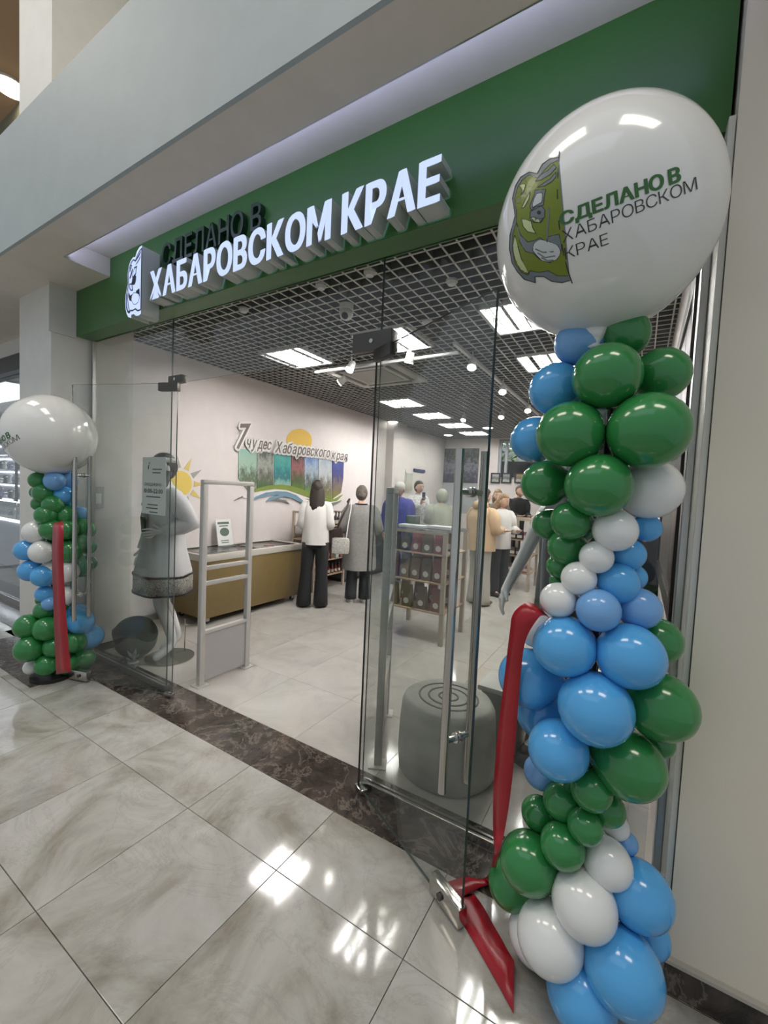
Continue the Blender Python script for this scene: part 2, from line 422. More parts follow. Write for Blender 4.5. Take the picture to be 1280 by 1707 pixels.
# dark marble threshold strip in slabs
thr = struct('trim_1', MB().box((-9.2, 1.6, -.06), (2.6, 1.93, -.011)), grout)
def slab(x0, x1, y0, y1, z=0.0):
    obj('marble_slab', MB().box((x0+.001, y0+.001, z-.011), (x1-.001, y1-.001, z), bevel=.001), marble, thr)
xs = [TX0+TW*2*k for k in range(-3, 3)]
slab(-5.1, xs[0], 1.6, 1.93)
for a, b in zip(xs[:-1], xs[1:]): slab(a, b, 1.6, 1.93)
for k in range(4): slab(-5.1-1.1*(k+1), -5.1-1.1*k, 1.68, 2.05)
for a, b in ((-5.1, -4.42), (-4.42, -3.76)): slab(a, b, 1.27, 1.6, .003)
# shop floor
sfl = struct('floor', MB().box((-4.7, 1.93, -.06), (.3, 10.7, -.0085)), mat('shop_grout', (.4, .38, .35), .5))
sb = Vector(sfl.location); me_s = tile_mesh('tile', .5985, .5985, shop_floor_m, sfl)
for i in range(9):
    for j in range(15): share('tile', me_s, Vector((-4.6+.6*(i+.5)-.15, 1.93+.6*(j+.5), 0))-sb, sfl)
nfl = struct('floor', MB().box((-14, 2.05, -.06), (-4.75, 9, 0)), mat('neighbour_floor', (.4, .39, .39), .12))

# column between the two shops, with its dark plinth
struct('column', MB().box((-4.72, 1.52, 0), (-4.1, 2.16, 3.3)), col_white)
struct('trim_2', MB().box((-4.72, 1.512, .003), (-4.092, 2.16, .07)), marble)
struct('column', MB().box((-4.72, 1.52, 3.88), (-4.1, 2.16, 7.0)), mat('upper_column_paint', (.6, .6, .59), .6, noise=.03))
struct('trim_3', MB().box((-4.1, 1.50, 2.72), (-4.085, 1.69, 3.1)), col_white)

# shop walls
struct('wall_left', MB().box((-4.78, 2.16, 0), (-4.6, 10.7, 3.4)), shop_white)
struct('wall_left', MB().box((-4.6, 7.55, 0), (-4.42, 8.1, 3.0)), shop_white)
struct('wall_right', MB().box((.15, 1.86, 0), (.32, 10.7, 3.4)), shop_white)
struct('wall_front', MB().box((.17, 1.62, 0), (2.6, 1.86, 5.2)), cream_wall)
bb = MB()
bb.box((-4.78, 10.6, 0), (.32, 10.75, 1.98)); bb.box((-4.78, 10.6, 1.98), (-3.13, 10.75, 3.4))
bb.box((-3.13, 10.6, 2.98), (.32, 10.75, 3.4)); bb.box((-.5, 10.6, 1.98), (.32, 10.75, 2.98))
struct('wall_back', bb, shop_white)
struct('baseboard_front', MB().box((.165, 1.605, .0), (2.6, 1.62, .1), bevel=.003), marble)
struct('trim_4', MB().box((.165, 1.6, .1), (2.6, 1.62, .112)), mat('baseboard_cap', (.42, .38, .33), .4))
struct('baseboard_left', MB().box((-4.6, 2.16, 0), (-4.588, 10.6, .07)), alu)

# window in the back wall
win = struct('window_1', MB().box((-3.13, 10.66, 1.98), (-.5, 10.667, 2.98)), glass)
fr = MB()
for x in (-3.13, -2.97, -1.75, -.55): fr.box((x, 10.62, 1.98), (x+.06, 10.7, 2.98))
for z in (1.98, 2.93): fr.box((-3.13, 10.62, z), (-.5, 10.7, z+.05))
obj('window_frame', fr, mat('window_frame_grey', (.4, .43, .46), .4), win)

# ceiling: dark plenum, lattice of slats
ceil = struct('ceiling', MB().box((-4.78, 1.86, 3.36), (.32, 10.75, 3.42)), plenum_m)
cb = Vector(ceil.location)
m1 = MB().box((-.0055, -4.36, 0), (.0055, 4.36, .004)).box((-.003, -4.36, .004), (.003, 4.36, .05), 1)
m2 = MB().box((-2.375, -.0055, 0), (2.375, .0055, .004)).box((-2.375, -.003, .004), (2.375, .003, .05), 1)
slat_shaded_side = mat('slat_shaded_side', (.13, .13, .13), .5)  # slat sides coloured dark to stand in for the shade inside the cells
t = obj('slat', m1, [slat_m, slat_shaded_side], ceil, local=True); me1 = t.data; bpy.data.objects.remove(t)
t = obj('slat', m2, [slat_m, slat_shaded_side], ceil, local=True); me2 = t.data; bpy.data.objects.remove(t)
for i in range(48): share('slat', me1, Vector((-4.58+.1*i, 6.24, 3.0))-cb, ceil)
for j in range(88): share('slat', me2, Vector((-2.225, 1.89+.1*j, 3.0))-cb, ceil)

# balcony slab over the shop front with the recessed cove
bal = MB()
bal.box((-14, 1.15, 3.1), (2.6, 1.17, 3.88), 1); bal.box((-14, 1.17, 3.1), (2.6, 1.385, 3.88), 0)
bal.box((-14, 1.385, 3.1), (-3.55, 11, 3.88), 0); bal.box((-3.55, 1.385, 3.235), (2.6, 1.95, 3.88), 0)
bal.box((-3.6, 1.95, 3.45), (2.6, 11, 3.88), 0); bal.box((-4.9, 1.84, 2.78), (.3, 1.9, 3.45), 0)
struct('balcony', bal, [soffit_paint, balc_paint])
led = mat('cove_led', (1, 1, 1), .5, emit=(.5, .58, 1), es=14)
cove = thing('cove_light', 'bluish light strip hidden behind the soffit lip above the green sign panel', 'light', (-1.7, 1.395, 3.118))
obj('led_strip', MB().box((-3.52, 1.39, 3.13), (.1, 1.404, 3.14)), led, cove)
obj('channel', MB().box((-3.54, 1.386, 3.118), (.12, 1.408, 3.13)), alu, cove)
# storey above
struct('ceiling', MB().box((-16, 1.15, 7.0), (2.6, 12, 7.1)), mat('warm_ceiling', (.5, .33, .2), .7))
struct('wall_upper', MB().box((-4.1, 2.16, 3.88), (2.6, 2.3, 7.0)), mat('upper_wall', (.75, .73, .6), .6))
struct('wall_upper', MB().box((-16, 2.62, 3.88), (-4.72, 2.75, 7.0)), mat('olive_wall', (.2, .19, .14), .7))
p = py(134, 31, 2.15)
tr = struct('trim_5', MB().cyl((p.x, 2.15, p.z-.13), (p.x, 2.15, p.z+.12), .008), mat('bright_trim', (.9, .9, .85), .2))
p = pz(17, 143, 7.0)
ul = thing('round_downlight', 'warm round ceiling lamp on the storey above, at the upper left', 'lamp', (p.x, p.y, 6.96))
obj('rim', MB().cyl((p.x, p.y, 6.97), (p.x, p.y, 7.0), .21, n=24), white_pl, ul)
obj('lens', MB().cyl((p.x, p.y, 6.96), (p.x, p.y, 6.972), .18, n=24), mat('warm_lens', (1, 1, 1), .5, emit=(1, .86, .62), es=16), ul)

# green sign panel
gp = MB().box((-4.085, 1.69, 2.735), (.16, 1.84, 3.25))
struct('trim_6', gp, green_fascia)
# neighbour's shop front, past the column
struct('wall_neighbour', MB().box((-14, 1.95, 2.93), (-4.72, 2.1, 3.1)), white_wall)
struct('trim_7', MB().box((-14, 1.93, 2.74), (-4.72, 2.1, 2.92)), mat('dark_header', (.035, .035, .036), .4))
def pane_mb(a, b, z0, z1, th=.01):
    a = Vector((*a, 0)); b = Vector((*b, 0)); d = (b-a).normalized(); n = Vector((d.y, -d.x, 0))*th/2
    Z0, Z1 = Vector((0, 0, z0)), Vector((0, 0, z1))
    V = [a+n+Z0, b+n+Z0, b-n+Z0, a-n+Z0, a+n+Z1, b+n+Z1, b-n+Z1, a-n+Z1]
    return MB().add(V, [(0,3,2,1),(4,5,6,7),(0,1,5,4),(1,2,6,5),(2,3,7,6),(3,0,4,7)], [1, 1, 0, 1, 0, 1])
for k in range(4):
    w = struct('window_%d' % (k+2), pane_mb((-14+2.3*k, 2.02), (-11.71+2.3*k, 2.02), .06, 2.74), [glass, glass_edge])
    obj('window_frame', MB().box((-14+2.3*k, 2.0, 0), (-11.71+2.3*k, 2.04, .06)), alu, w)
struct('wall_neighbour', MB().box((-14, 4.6, 0), (-4.78, 4.7, 3.1)), mat('neighbour_wall', (.5, .5, .55), .5))
struct('ceiling', MB().box((-14, 2.1, 3.0), (-4.78, 4.7, 3.1)), white_wall)
struct('wall_neighbour', MB().box((-14.1, 1.95, 0), (-14, 4.7, 3.1)), white_wall)

# aluminium profile and pale strip where the glass meets the right wall
struct('trim_8', MB().box((.126, 1.79, 0), (.15, 1.86, 2.735), bevel=.003), alu)
struct('trim_9', MB().box((.15, 1.63, 0), (.168, 1.86, 2.735), bevel=.002), mat('pale_strip', (.62, .6, .55), .4))

# ================================================================== GLASS FRONT AND DOORS
gl = [glass, glass_edge]
fp = thing('fixed_glass_panel', 'fixed clear glass panel left of the doorway in front of the white-dressed mannequin', 'glass panel', (-3.5, 1.825, 0))
obj('pane', pane_mb((-4.1, 1.825), (-2.945, 1.825), .045, 2.735), gl, fp)
obj('floor_rail', MB().box((-4.1, 1.805, 0), (-2.945, 1.845, .045), bevel=.003), alu, fp)
obj('wall_channel', MB().box((-4.1, 1.81, .045), (-4.075, 1.84, 2.735)), alu, fp)
fp = thing('fixed_glass_panel', 'fixed clear glass panel right of the doorway behind the tall balloon column', 'glass panel', (-.5, 1.825, 0))
obj('pane', pane_mb((-1.165, 1.825), (.1, 1.825), .045, 2.735), gl, fp)
obj('floor_rail', MB().box((-1.165, 1.805, 0), (.1, 1.845, .045), bevel=.003), chrome, fp)
tp = thing('transom_glass', 'long clear glass transom above the open doorway under the green panel', 'glass panel', (-2.05, 1.825, 2.3))
obj('pane', pane_mb((-2.94, 1.825), (-1.17, 1.825), 2.275, 2.735), [glass, glass_edge], tp)

def door(label, hx, hy, fx, fy, ztop, handle_at, patch, tint, hside):
    t = thing('glass_door', label, 'door', (hx, hy, 0))
    H, Fv = Vector((hx, hy, 0)), Vector((fx, fy, 0)); d = (Fv-H).normalized(); n = Vector((d.y, -d.x, 0))
    L = (Fv-H).length; R = Matrix((d, -n, Vector((0, 0, 1)))).transposed()
    obj('pane', pane_mb((hx, hy), (fx, fy), .02, ztop, .011), [tint, glass_edge], t)
    def patchbox(nm, s0, s1, z0, z1, th, mm, bev=.004):
        mb = MB(); mb.box((s0, -th/2, z0), (s1, th/2, z1), bevel=bev)
        mb.v = [tuple(H+R @ Vector(p)) for p in mb.v]; return obj(nm, mb, mm, t, smooth=True)
    patchbox('top_patch', -.01, .15, ztop-.055, ztop+.004, .034, dark_steel)
    patchbox('floor_pivot', -.01, .06, .006, .03, .034, chrome)
    lk = patchbox('lock_box', L-.17, L+.004, .012, .085, .04, chrome)
    for sgn in (1, -1):
        c = H+d*(L-.1)+n*(.021*sgn)+Vector((0, 0, .05))
        obj('lock_barrel', MB().cyl(c, c+n*.008*sgn, .013, n=14), dark_steel, lk)
    hm = MB()
    for sgn in (1, -1):
        c = H+d*handle_at+n*(.06*sgn)
        mb = MB().cyl(c+Vector((0, 0, .49)), c+Vector((0, 0, 1.735)), .016, n=16)
        hb = obj('pull_bar', mb, chrome, t, smooth=True)
        sm = MB()
        for z in (.68, 1.585):
            b = H+d*handle_at+Vector((0, 0, z)); sm.cyl(b, b+n*(.05*sgn), .011, n=12)
            sm.cyl(b+n*(.005*sgn), b+n*(.012*sgn), .019, n=12)
        obj('standoff', sm, chrome, hb, smooth=True)
    return t, H, d, n, R
dR, HR, dd, nn, RR = door('right glass door standing open toward the hall, long steel pull bars', -1.17, 1.795, -.452, 1.416, 2.27, .735, 1, tint_glass, 1)
dL, HL, dl, nl, RL = door('left glass door standing open in front of the small balloon column', -2.82, 1.79, -3.69, 1.505, 2.26, .82, 1, glass, 1)
def fitting(label, x0, x1, y0, y1, z0, z1, extra=None):
    t = thing('door_patch', label, 'door fitting', ((x0+x1)/2, 1.825, z0))
    obj('cover_plate', MB().box((x0, y0, z0), (x1, y1, z1), bevel=.003), dark_steel, t, smooth=True)
    obj('clamp_screw', MB().cyl(((x0+x1)/2, y0-.004, (z0+z1)/2), ((x0+x1)/2, y0, (z0+z1)/2), .011), chrome, t)
fitting('steel patch clamp joining the glass above the left door hinge', -2.96, -2.8, 1.803, 1.847, 2.272, 2.325)
fitting('large steel patch clamp joining the glass above the right door hinge', -1.32, -1.09, 1.79, 1.86, 2.275, 2.37)

# opening-hours notice stuck on the left fixed panel
a = py(238, 762, 1.815); b = py(275, 860, 1.815)
nt_ = thing('hours_notice', 'pale opening hours notice stuck on the left glass, covering the mannequin\'s face', 'notice', (a.x, 1.815, b.z))
sheet = obj('sheet', MB().box((a.x, 1.814, b.z), (b.x, 1.818, a.z)), mat('frosted_film', (.62, .64, .6), .6), nt_)
w = b.x-a.x; h = a.z-b.z
pm = MB()
flat_text(pm, 'ЕЖЕДНЕВНО', (a.x+.12*w, 1.812, b.z+.5*h), (.72*w, 0, 0), (0, 0, .05*h))
flat_text(pm, '10:00-22:00', (a.x+.1*w, 1.812, b.z+.375*h), (.8*w, 0, 0), (0, 0, .075*h), offset=.02)
for k, (u0, u1, vv) in enumerate([(.2, .8, .3), (.25, .7, .16), (.2, .7, .1), (.35, .7, .03), (.45, .85, .78), (.45, .8, .72)]):
    pm.box((a.x+u0*w, 1.8122, b.z+vv*h), (a.x+u1*w, 1.8124, b.z+(vv+.018)*h))
E_S = .3*h
for poly, tone in E_DET[:9]:
    pts = ebl(poly); o0 = Vector((a.x+.36*w, 1.8121, b.z+.95*h))
    if tone == 1: pm.add([o0+Vector((p[0]*E_S, 0, -p[1]*E_S)) for p in pts], triangulate(pts))
obj('print', pm, mat('notice_ink', (.05, .055, .055), .6), sheet)

# ================================================================== SIGN
sg = thing('shop_sign', 'raised shop sign letters and emblem on the green panel, lower line glowing white', 'sign', (-1.8, 1.69, 2.75))
def sign_line(body, x0, x1, z, cap, yf, yb, mats, off, track, nm, space, wide=(0,)):
    L, tot = letters(body, offset=off, track=track, space=space, res=4)
    for V, F in L:
        mb = MB()
        for sh in wide:
            put_glyph(mb, V, F, Vector((x0+sh, yf-sh*.05, z+sh*.13)), Vector((x1-x0, 0, 0)), Vector((0, 0, cap)), Vector((0, yb-yf, 0)), 0, 1)
        obj(nm, mb, mats, sg)
sign_line('ХАБАРОВСКОМ КРАЕ', -2.82, -.772, 2.75, .172, 1.585, 1.685, [letter_lit, letter_side], .02, .15, 'lit_letter', .4, (-.0065, 0, .0065))
sign_line('СДЕЛАНО В', -2.815, -1.875, 2.985, .145, 1.655, 1.69, [letter_dark, letter_dark], .012, .14, 'dark_letter', .4)
a = py(238, 405, 1.55); b = py(238, 522, 1.55); hh = a.z-b.z
def emb_pts(P, hh, x): return [(p[0]*hh*1.02, -p[1]*hh) for p in ebl(P)]
grow = ebl(E_OUT)
em = MB(); cxm, cym = -.13, .5
outer = [((p[0]-.012 if p[0] < -.01 else .012), p[1]+(-.02 if p[1] < .3 else .02 if p[1] > .85 else 0)) for p in grow]
em.prism([(p[0]*hh, -(p[1]-.02)*hh) for p in outer], (a.x, 1.55, a.z-.01), (1, 0, 0), (0, 0, 1), (0, .12, 0), 0)
em.m = [0 if i == 0 else 1 for i in range(len(em.m))]
eo = obj('emblem', em, [letter_lit, letter_side], sg)
dk = MB()
def add_poly(mb, P, y, mi=0):
    pts = ebl(P); mb.add([Vector((a.x+p[0]*hh, y, a.z-.01-(p[1]-.02)*hh)) for p in pts], triangulate(pts), mi)
def add_outline(mb, P, wd, y, mi=0, closed=True):
    pts = ebl(P); n = len(pts)
    for i in range(n if closed else n-1):
        p, q = Vector(pts[i]), Vector(pts[(i+1) % n]); d = (q-p); 
        if d.length < 1e-6: continue
        d.normalize(); nr = Vector((-d.y, d.x))*wd
        mb.add([Vector((a.x+c.x*hh, y, a.z-.01-(c.y-.02)*hh)) for c in (p-nr, q-nr, q+nr, p+nr)], [(0, 1, 2, 3)], mi)
add_outline(dk, E_FACE, .011, 1.548)
for poly, tone in E_DET:
    if tone == 1: add_poly(dk, poly, 1.5475)
    else: add_outline(dk, poly, .009, 1.5472)
obj('emblem_print', dk, navy, eo)
for poly, tone in E_DET:
    if tone == 3: lt = MB(); add_poly(lt, poly, 1.547); obj('emblem_light', lt, letter_lit, eo)

# ================================================================== BALLOON COLUMNS
def teardrop(v):
    if v.z < -.3:
        k = (-.3-v.z)/.7; f = 1-.35*k*k
        return Vector((v.x*f, v.y*f, v.z*(1+.16*k*k)))
    return v
def latex_mesh(nm, mm):
    mb = MB().ball((0, 0, 0), (1, 1, 1.04), 28, 18, warp=teardrop)
    mb.lathe([(.1, -1.2), (.05, -1.24), (.07, -1.28), (.1, -1.33), (.03, -1.33)], n=10)
    o = obj('balloon', mb, mm, None, smooth='all', local=True); me = o.data; bpy.data.objects.remove(o); return me
LX = {'g': latex_mesh('g', bl_green), 'b': latex_mesh('b', bl_blue), 's': latex_mesh('s', bl_sky), 'w': latex_mesh('w', bl_white)}
LXN = {'g': 'green balloon', 'b': 'blue balloon', 's': 'pale blue balloon', 'w': 'white balloon'}
def balloon_column(t, axis, off, data):
    A = Vector((axis[0], axis[1])); D = A.length; dirc = A.normalized()
    base = Vector(t.location)
    for (x, y, r, c, dep) in data:
        d = ray(x, y); s = (D+dep*off)/(d.x*dirc.x+d.y*dirc.y); P = EYE+d*s
        dist = (P-EYE).length; ct = CF.dot(d.normalized()); al = math.atan(r/FPX*ct); R = dist*math.sin(al)
        if P.z < R*1.0: P.z = R*1.0
        out = Vector((P.x-A.x, P.y-A.y, random.uniform(-.02, .02)+(.0)))
        if out.length < .03: out = Vector((-dirc.x, -dirc.y, 0))
        o = bpy.data.objects.new('balloon', LX[c]); COL.objects.link(o); o.parent = t
        o.location = P-base; o.scale = (R, R, R*1.0)
        o.rotation_euler = out.to_track_quat('Z', 'Y').to_euler()
        o['label'] = LXN[c]
axR = py(985, 1150, 1.45); axR = (axR.x, 1.45)
tR = thing('balloon_tower', 'tall twisted column of green, blue and white balloons beside the right wall', 'balloons', (axR[0], axR[1], 0))
RB = [(963,572,36,'s',.2),(1042,558,38,'g',.3),(1011,628,54,'g',-.9),(1101,624,43,'g',.1),(928,649,43,'b',.2),(951,724,54,'g',-.9),(1079,718,63,'g',-1),(891,733,38,'b',.6),
(909,806,38,'g',.1),(997,809,53,'g',-1),(1080,815,50,'w',.3),(1020,692,34,'w',.9),(952,868,32,'g',-.6),(915,874,26,'g',.5),(1025,884,35,'w',-.7),(1077,880,23,'b',.4),(946,912,31,'g',.1),
(994,929,27,'w',-.7),(1046,924,27,'b',.0),(933,944,21,'g',.4),(930,969,14,'g',.9),(965,964,28,'w',-.7),(1028,972,34,'b',-.3),(1054,962,22,'b',.5),(931,1000,29,'w',-.7),(997,1017,35,'s',-.9),(1064,1014,34,'s',-.1),
(896,1048,32,'w',.3),(941,1076,50,'b',-.8),(1049,1093,53,'b',-.7),(1094,1068,38,'g',.6),(882,1130,48,'b',0),(992,1180,59,'b',-1),(1099,1177,55,'g',-.1),(905,1190,42,'b',.5),
(931,1249,48,'b',-.9),(1046,1274,55,'g',-.3),(1098,1238,24,'g',.6),(902,1287,27,'s',.4),(985,1316,33,'g',-.6),(938,1336,30,'g',-.2),(1011,1347,28,'g',-.1),(975,1377,28,'g',-.7),
(898,1356,27,'g',.2),(938,1409,35,'g',-.7),(882,1437,46,'g',-.5),(853,1474,37,'g',.5),(1027,1378,20,'w',.4),(1043,1405,18,'s',.5),(1011,1437,38,'w',-.3),(973,1505,51,'w',-.8),(1063,1490,51,'b',.0),
(918,1561,53,'w',-.9),(893,1592,44,'w',.2),(1036,1614,61,'b',-.8),(966,1690,55,'b',-.9),(1080,1560,32,'b',.8),(1010,1580,40,'b',.6),(1020,1240,45,'g',.8),(960,880,30,'g',.9),(1000,1000,34,'w',.9),(980,1420,36,'g',.9),(990,740,45,'w',1)]
balloon_column(tR, axR, .105, RB)
obj('base_plate', MB().cyl((axR[0]+.03, axR[1], 0.004), (axR[0]+.03, axR[1], .03), .09, n=28), black, tR)
obj('core_pole', MB().cyl((axR[0], axR[1], .03), (axR[0], axR[1], 2.02), .012, n=10), black, tR)

axL = (-3.84, 1.44)
tL = thing('balloon_tower', 'small column of green, blue and white balloons by the pillar at the left', 'balloons', (axL[0], axL[1], 0))
LB = [(64,801,14,'g',-.2),(91,802,16,'s',-.9),(112,802,15,'s',-.1),(74,822,17,'g',-.4),(61,821,10,'g',.3),(105,826,16,'b',-.5),(66,840,12,'g',-.1),(88,841,16,'g',-.8),(114,838,13,'b',.1),(77,859,17,'g',-.8),(109,859,17,'g',-.6),(133,856,12,'s',.4),
(60,887,19,'w',-.3),(86,883,18,'g',-.9),(112,883,17,'g',-.9),(137,880,17,'g',-.1),(147,884,12,'g',.4),(44,917,17,'b',.0),(70,920,19,'w',-.8),(116,919,19,'g',-.8),(135,906,15,'g',-.7),(147,912,12,'g',.4),(84,950,15,'w',-.5),(52,951,18,'b',-.1),(72,960,18,'b',-.7),
(133,944,18,'g',-.3),(147,939,13,'g',.4),(112,953,18,'w',-.8),(75,990,14,'b',-.5),(83,1006,12,'s',-.8),(112,992,16,'w',-.6),(71,1000,10,'g',.3),(74,1017,15,'g',-.3),(47,1044,20,'g',.0),(78,1048,20,'g',-.8),(128,1022,16,'b',-.1),(134,1036,20,'b',-.7),(150,1061,20,'b',-.2),
(50,1081,22,'g',-.4),(90,1078,17,'g',-.9),(125,1070,18,'g',-.7),(137,1098,19,'g',-.2),(53,1112,12,'w',.2),(78,1108,18,'g',-.8),(112,1106,18,'g',-.5),(98,900,20,'g',.5),(98,960,20,'w',.5),(98,1020,17,'g',.4),(95,1060,22,'g',.5)]
balloon_column(tL, axL, .12, LB)
obj('base_plate', MB().cyl((axL[0], axL[1], 0.004), (axL[0], axL[1], .03), .14, n=28), black, tL)
obj('core_pole', MB().cyl((axL[0], axL[1], .03), (axL[0], axL[1], 1.6), .012, n=10), black, tL)

def giant(label, d, al, D, A):
    d = Vector(d).normalized(); s = D/math.hypot(d.x, d.y); C = EYE+d*s; R = s*math.sin(al)
    t = thing('giant_balloon', label, 'balloon', (C.x, C.y, C.z-R))
    mb = MB().ball(C, (R, R, R), 64, 40)
    mb.lathe([(.05, -R+.012), (.028, -R-.02), (.02, -R-.035), (.032, -R-.05), (.012, -R-.052)], C, 14)
    o = obj('latex_skin', mb, mat('giant_white_latex', (.76, .75, .73), .13, coat=.4), t, smooth='all'); return t, o, C, R
gR, gRo, CgR, RgR = giant('giant white printed balloon on top of the tall balloon column at the right', (-.0935, .868, .4875), math.radians(10.54), math.hypot(*axR), axR)
gL, gLo, CgL, RgL = giant('giant white printed balloon on top of the small balloon column at the left', (-.935, .347, .0725), math.radians(4.156), math.hypot(*axL)*.99, axL)
def on_ball(x, y, k=1.003):
    d = ray(x, y).normalized(); oc = EYE-CgR; b = oc.dot(d); c = oc.dot(oc)-(RgR*k)**2; q = b*b-c
    return CgR+(EYE+d*(-b-math.sqrt(max(q, 0)))-CgR)
# print of the right balloon, built on its surface, then turned onto the left one
PR = {'logo_green': MB(), 'logo_grey': MB(), 'logo_pale': MB(), 'logo_white': MB(), 'green_text': MB(), 'black_text': MB()}
def crop(p): return (830+p[0]*370/1280, 230+p[1]*290/1003)
def ball_poly(mb, P, k):
    V, F = refine(P, triangulate(P), 40); mb.add([on_ball(*crop(v), k) for v in V], F)
def ball_line(mb, P, w, k, closed=False):
    n = len(P)
    for i in range(n if closed else n-1):
        p, q = Vector(P[i]), Vector(P[(i+1) % n]); d = q-p
        if d.length < 1e-6: continue
        d.normalize(); nr = Vector((-d.y, d.x))*w
        mb.add([on_ball(*crop(c), k) for c in (p-nr, q-nr, q+nr, p+nr)], [(0, 1, 2, 3)])
ball_poly(PR['logo_grey'], E_OUT, 1.002); ball_poly(PR['logo_green'], E_FACE, 1.003)
for poly, tone in E_DET:
    ball_poly(PR[{1: 'logo_grey', 2: 'logo_pale', 3: 'logo_white'}[tone]], poly, 1.004 if tone != 3 else 1.005)
    ball_line(PR['black_text'], poly, 1.8, 1.0052, True)
ball_line(PR['black_text'], E_OUT, 2, 1.0045); ball_line(PR['black_text'], E_FACE, 1.6, 1.0045)
ball_line(PR['black_text'], [(354, 75), (345, 200), (342, 330), (352, 500), (372, 640), (398, 750), (427, 838)], 3.2, 1.0055)
for P, w in E_LINES: ball_line(PR['logo_grey' if w == 1 else 'black_text'], P, 4, 1.006)
ball_poly(PR['logo_grey'], disc(236, 430, 24, 14), 1.0055); ball_poly(PR['black_text'], disc(236, 430, 12), 1.0062)
def ball_text(mb, body, bl, br, tl, tr_, k, wide=(0,), **kw):
    """text in the photo quad: baseline bl->br, cap line tl->tr"""
    L, tot = letters(body, **kw)
    bl, br, tl, tr_ = map(Vector, (bl, br, tl, tr_))
    for V, F in L:
        V, F = refine(V, F, .06)
        for sh in wide:
            pts = [((bl*(1-a)+br*a)*(1-b)+(tl*(1-a)+tr_*a)*b) for a, b in V]
            mb.add([on_ball(p.x+sh, p.y, k+sh*.0004) for p in pts], F)
def C_(x, y): return crop((x, y))
ball_text(PR['green_text'], 'СДЕЛАНО В', C_(360, 508), C_(1056, 245), C_(352, 437), C_(1046, 160), 1.004, (-.9, 0, .9), offset=.02, track=.1, space=.25)
ball_text(PR['black_text'], 'ХАБАРОВСКОМ', C_(374, 606), C_(1152, 296), C_(364, 535), C_(1142, 222), 1.004, offset=-.012, track=.13)
ball_text(PR['black_text'], 'КРАЕ', C_(390, 702), C_(640, 612), C_(380, 635), C_(630, 545), 1.004, offset=-.012, track=.13)
PM = {'logo_green': mat('print_leaf_green', (.16, .21, .012), .3), 'logo_grey': mat('print_slate', (.16, .19, .21), .3), 'logo_pale': mat('print_pale_green', (.52, .58, .3), .3),
      'logo_white': mat('print_white', (.55, .57, .58), .3), 'green_text': mat('print_dark_green', (.035, .13, .03), .3), 'black_text': mat('print_black', (.02, .02, .022), .35)}
dR_ = on_ball(1163, 300)-CgR; azR = math.atan2(dR_.y, dR_.x)
dl_ = ray(31, 726).normalized(); oc = EYE-CgL; b_ = oc.dot(dl_); q_ = math.sqrt(max(0, b_*b_-oc.dot(oc)+RgL**2)); hl = EYE+dl_*(-b_-q_)-CgL
azL = math.atan2(hl.y, hl.x)
elR = math.asin(dR_.z/dR_.length); elL = math.asin(hl.z/hl.length)
axis_t = Vector((-math.sin(azL), math.cos(azL), 0))
ROT = Matrix.Rotation(-(elL-elR), 3, axis_t) @ Matrix.Rotation(azL-azR, 3, 'Z')
n3 = 0
for poly, tone in E_DET:
    if tone == 3: mb_ = MB(); ball_poly(mb_, poly, 1.005); obj('logo_white', mb_, PM['logo_white'], gRo)
for nm, mb in PR.items():
    if nm == 'logo_white': continue
    o = obj(nm, mb, PM[nm], gRo)
    if nm in ('green_text', 'black_text', 'logo_green', 'logo_grey'):
        m2_ = MB(); m2_.f = mb.f; m2_.m = mb.m
        anc = hl.normalized()
        def big(p):
            v = (ROT @ (Vector(p)-CgR))*(RgL/RgR); L_ = v.length; a_ = anc*v.dot(anc); return (a_+(v-a_)*1.35).normalized()*L_
        m2_.v = [tuple(CgL+big(p)) for p in mb.v]
        obj(nm, m2_, PM[nm], gLo)

# ribbons
def ribbon(label, path, base, name='red_ribbon', flat=()):
    """path: list of (left edge point, right edge point), subdivided smoothly"""
    def cr(p0, p1, p2, p3, t): return .5*((2*p1)+(p2-p0)*t+(2*p0-5*p1+4*p2-p3)*t*t+(3*p1-p0-3*p2+p3)*t*t*t)
    P = [(Vector(a), Vector(b)) for a, b in path]; out = []
    for i in range(len(P)-1):
        q = [P[max(0, i-1)], P[i], P[i+1], P[min(len(P)-1, i+2)]]
        for k in range(5):
            out.append(tuple(cr(*[x[s] for x in q], k/5) for s in (0, 1)))
    out.append(P[-1]); out += [(Vector(a), Vector(b)) for a, b in flat]; V = []; F = []
    for a, b in out: V += [a, a.lerp(b, .5), b]
    n = len(out)
    for i in range(n-1):
        for k in (0, 1): F.append((3*i+k, 3*i+k+1, 3*i+k+4, 3*i+k+3))
    mb = MB().add(V, F); o = obj(name, mb, red_rib, None, smooth='all', base=base)
    so = o.modifiers.new('thickness', 'SOLIDIFY'); so.thickness = .0012
    return tag(o, label, 'ribbon')
yr = 1.36
def zf(x, y, z): return pz(x, y, z)
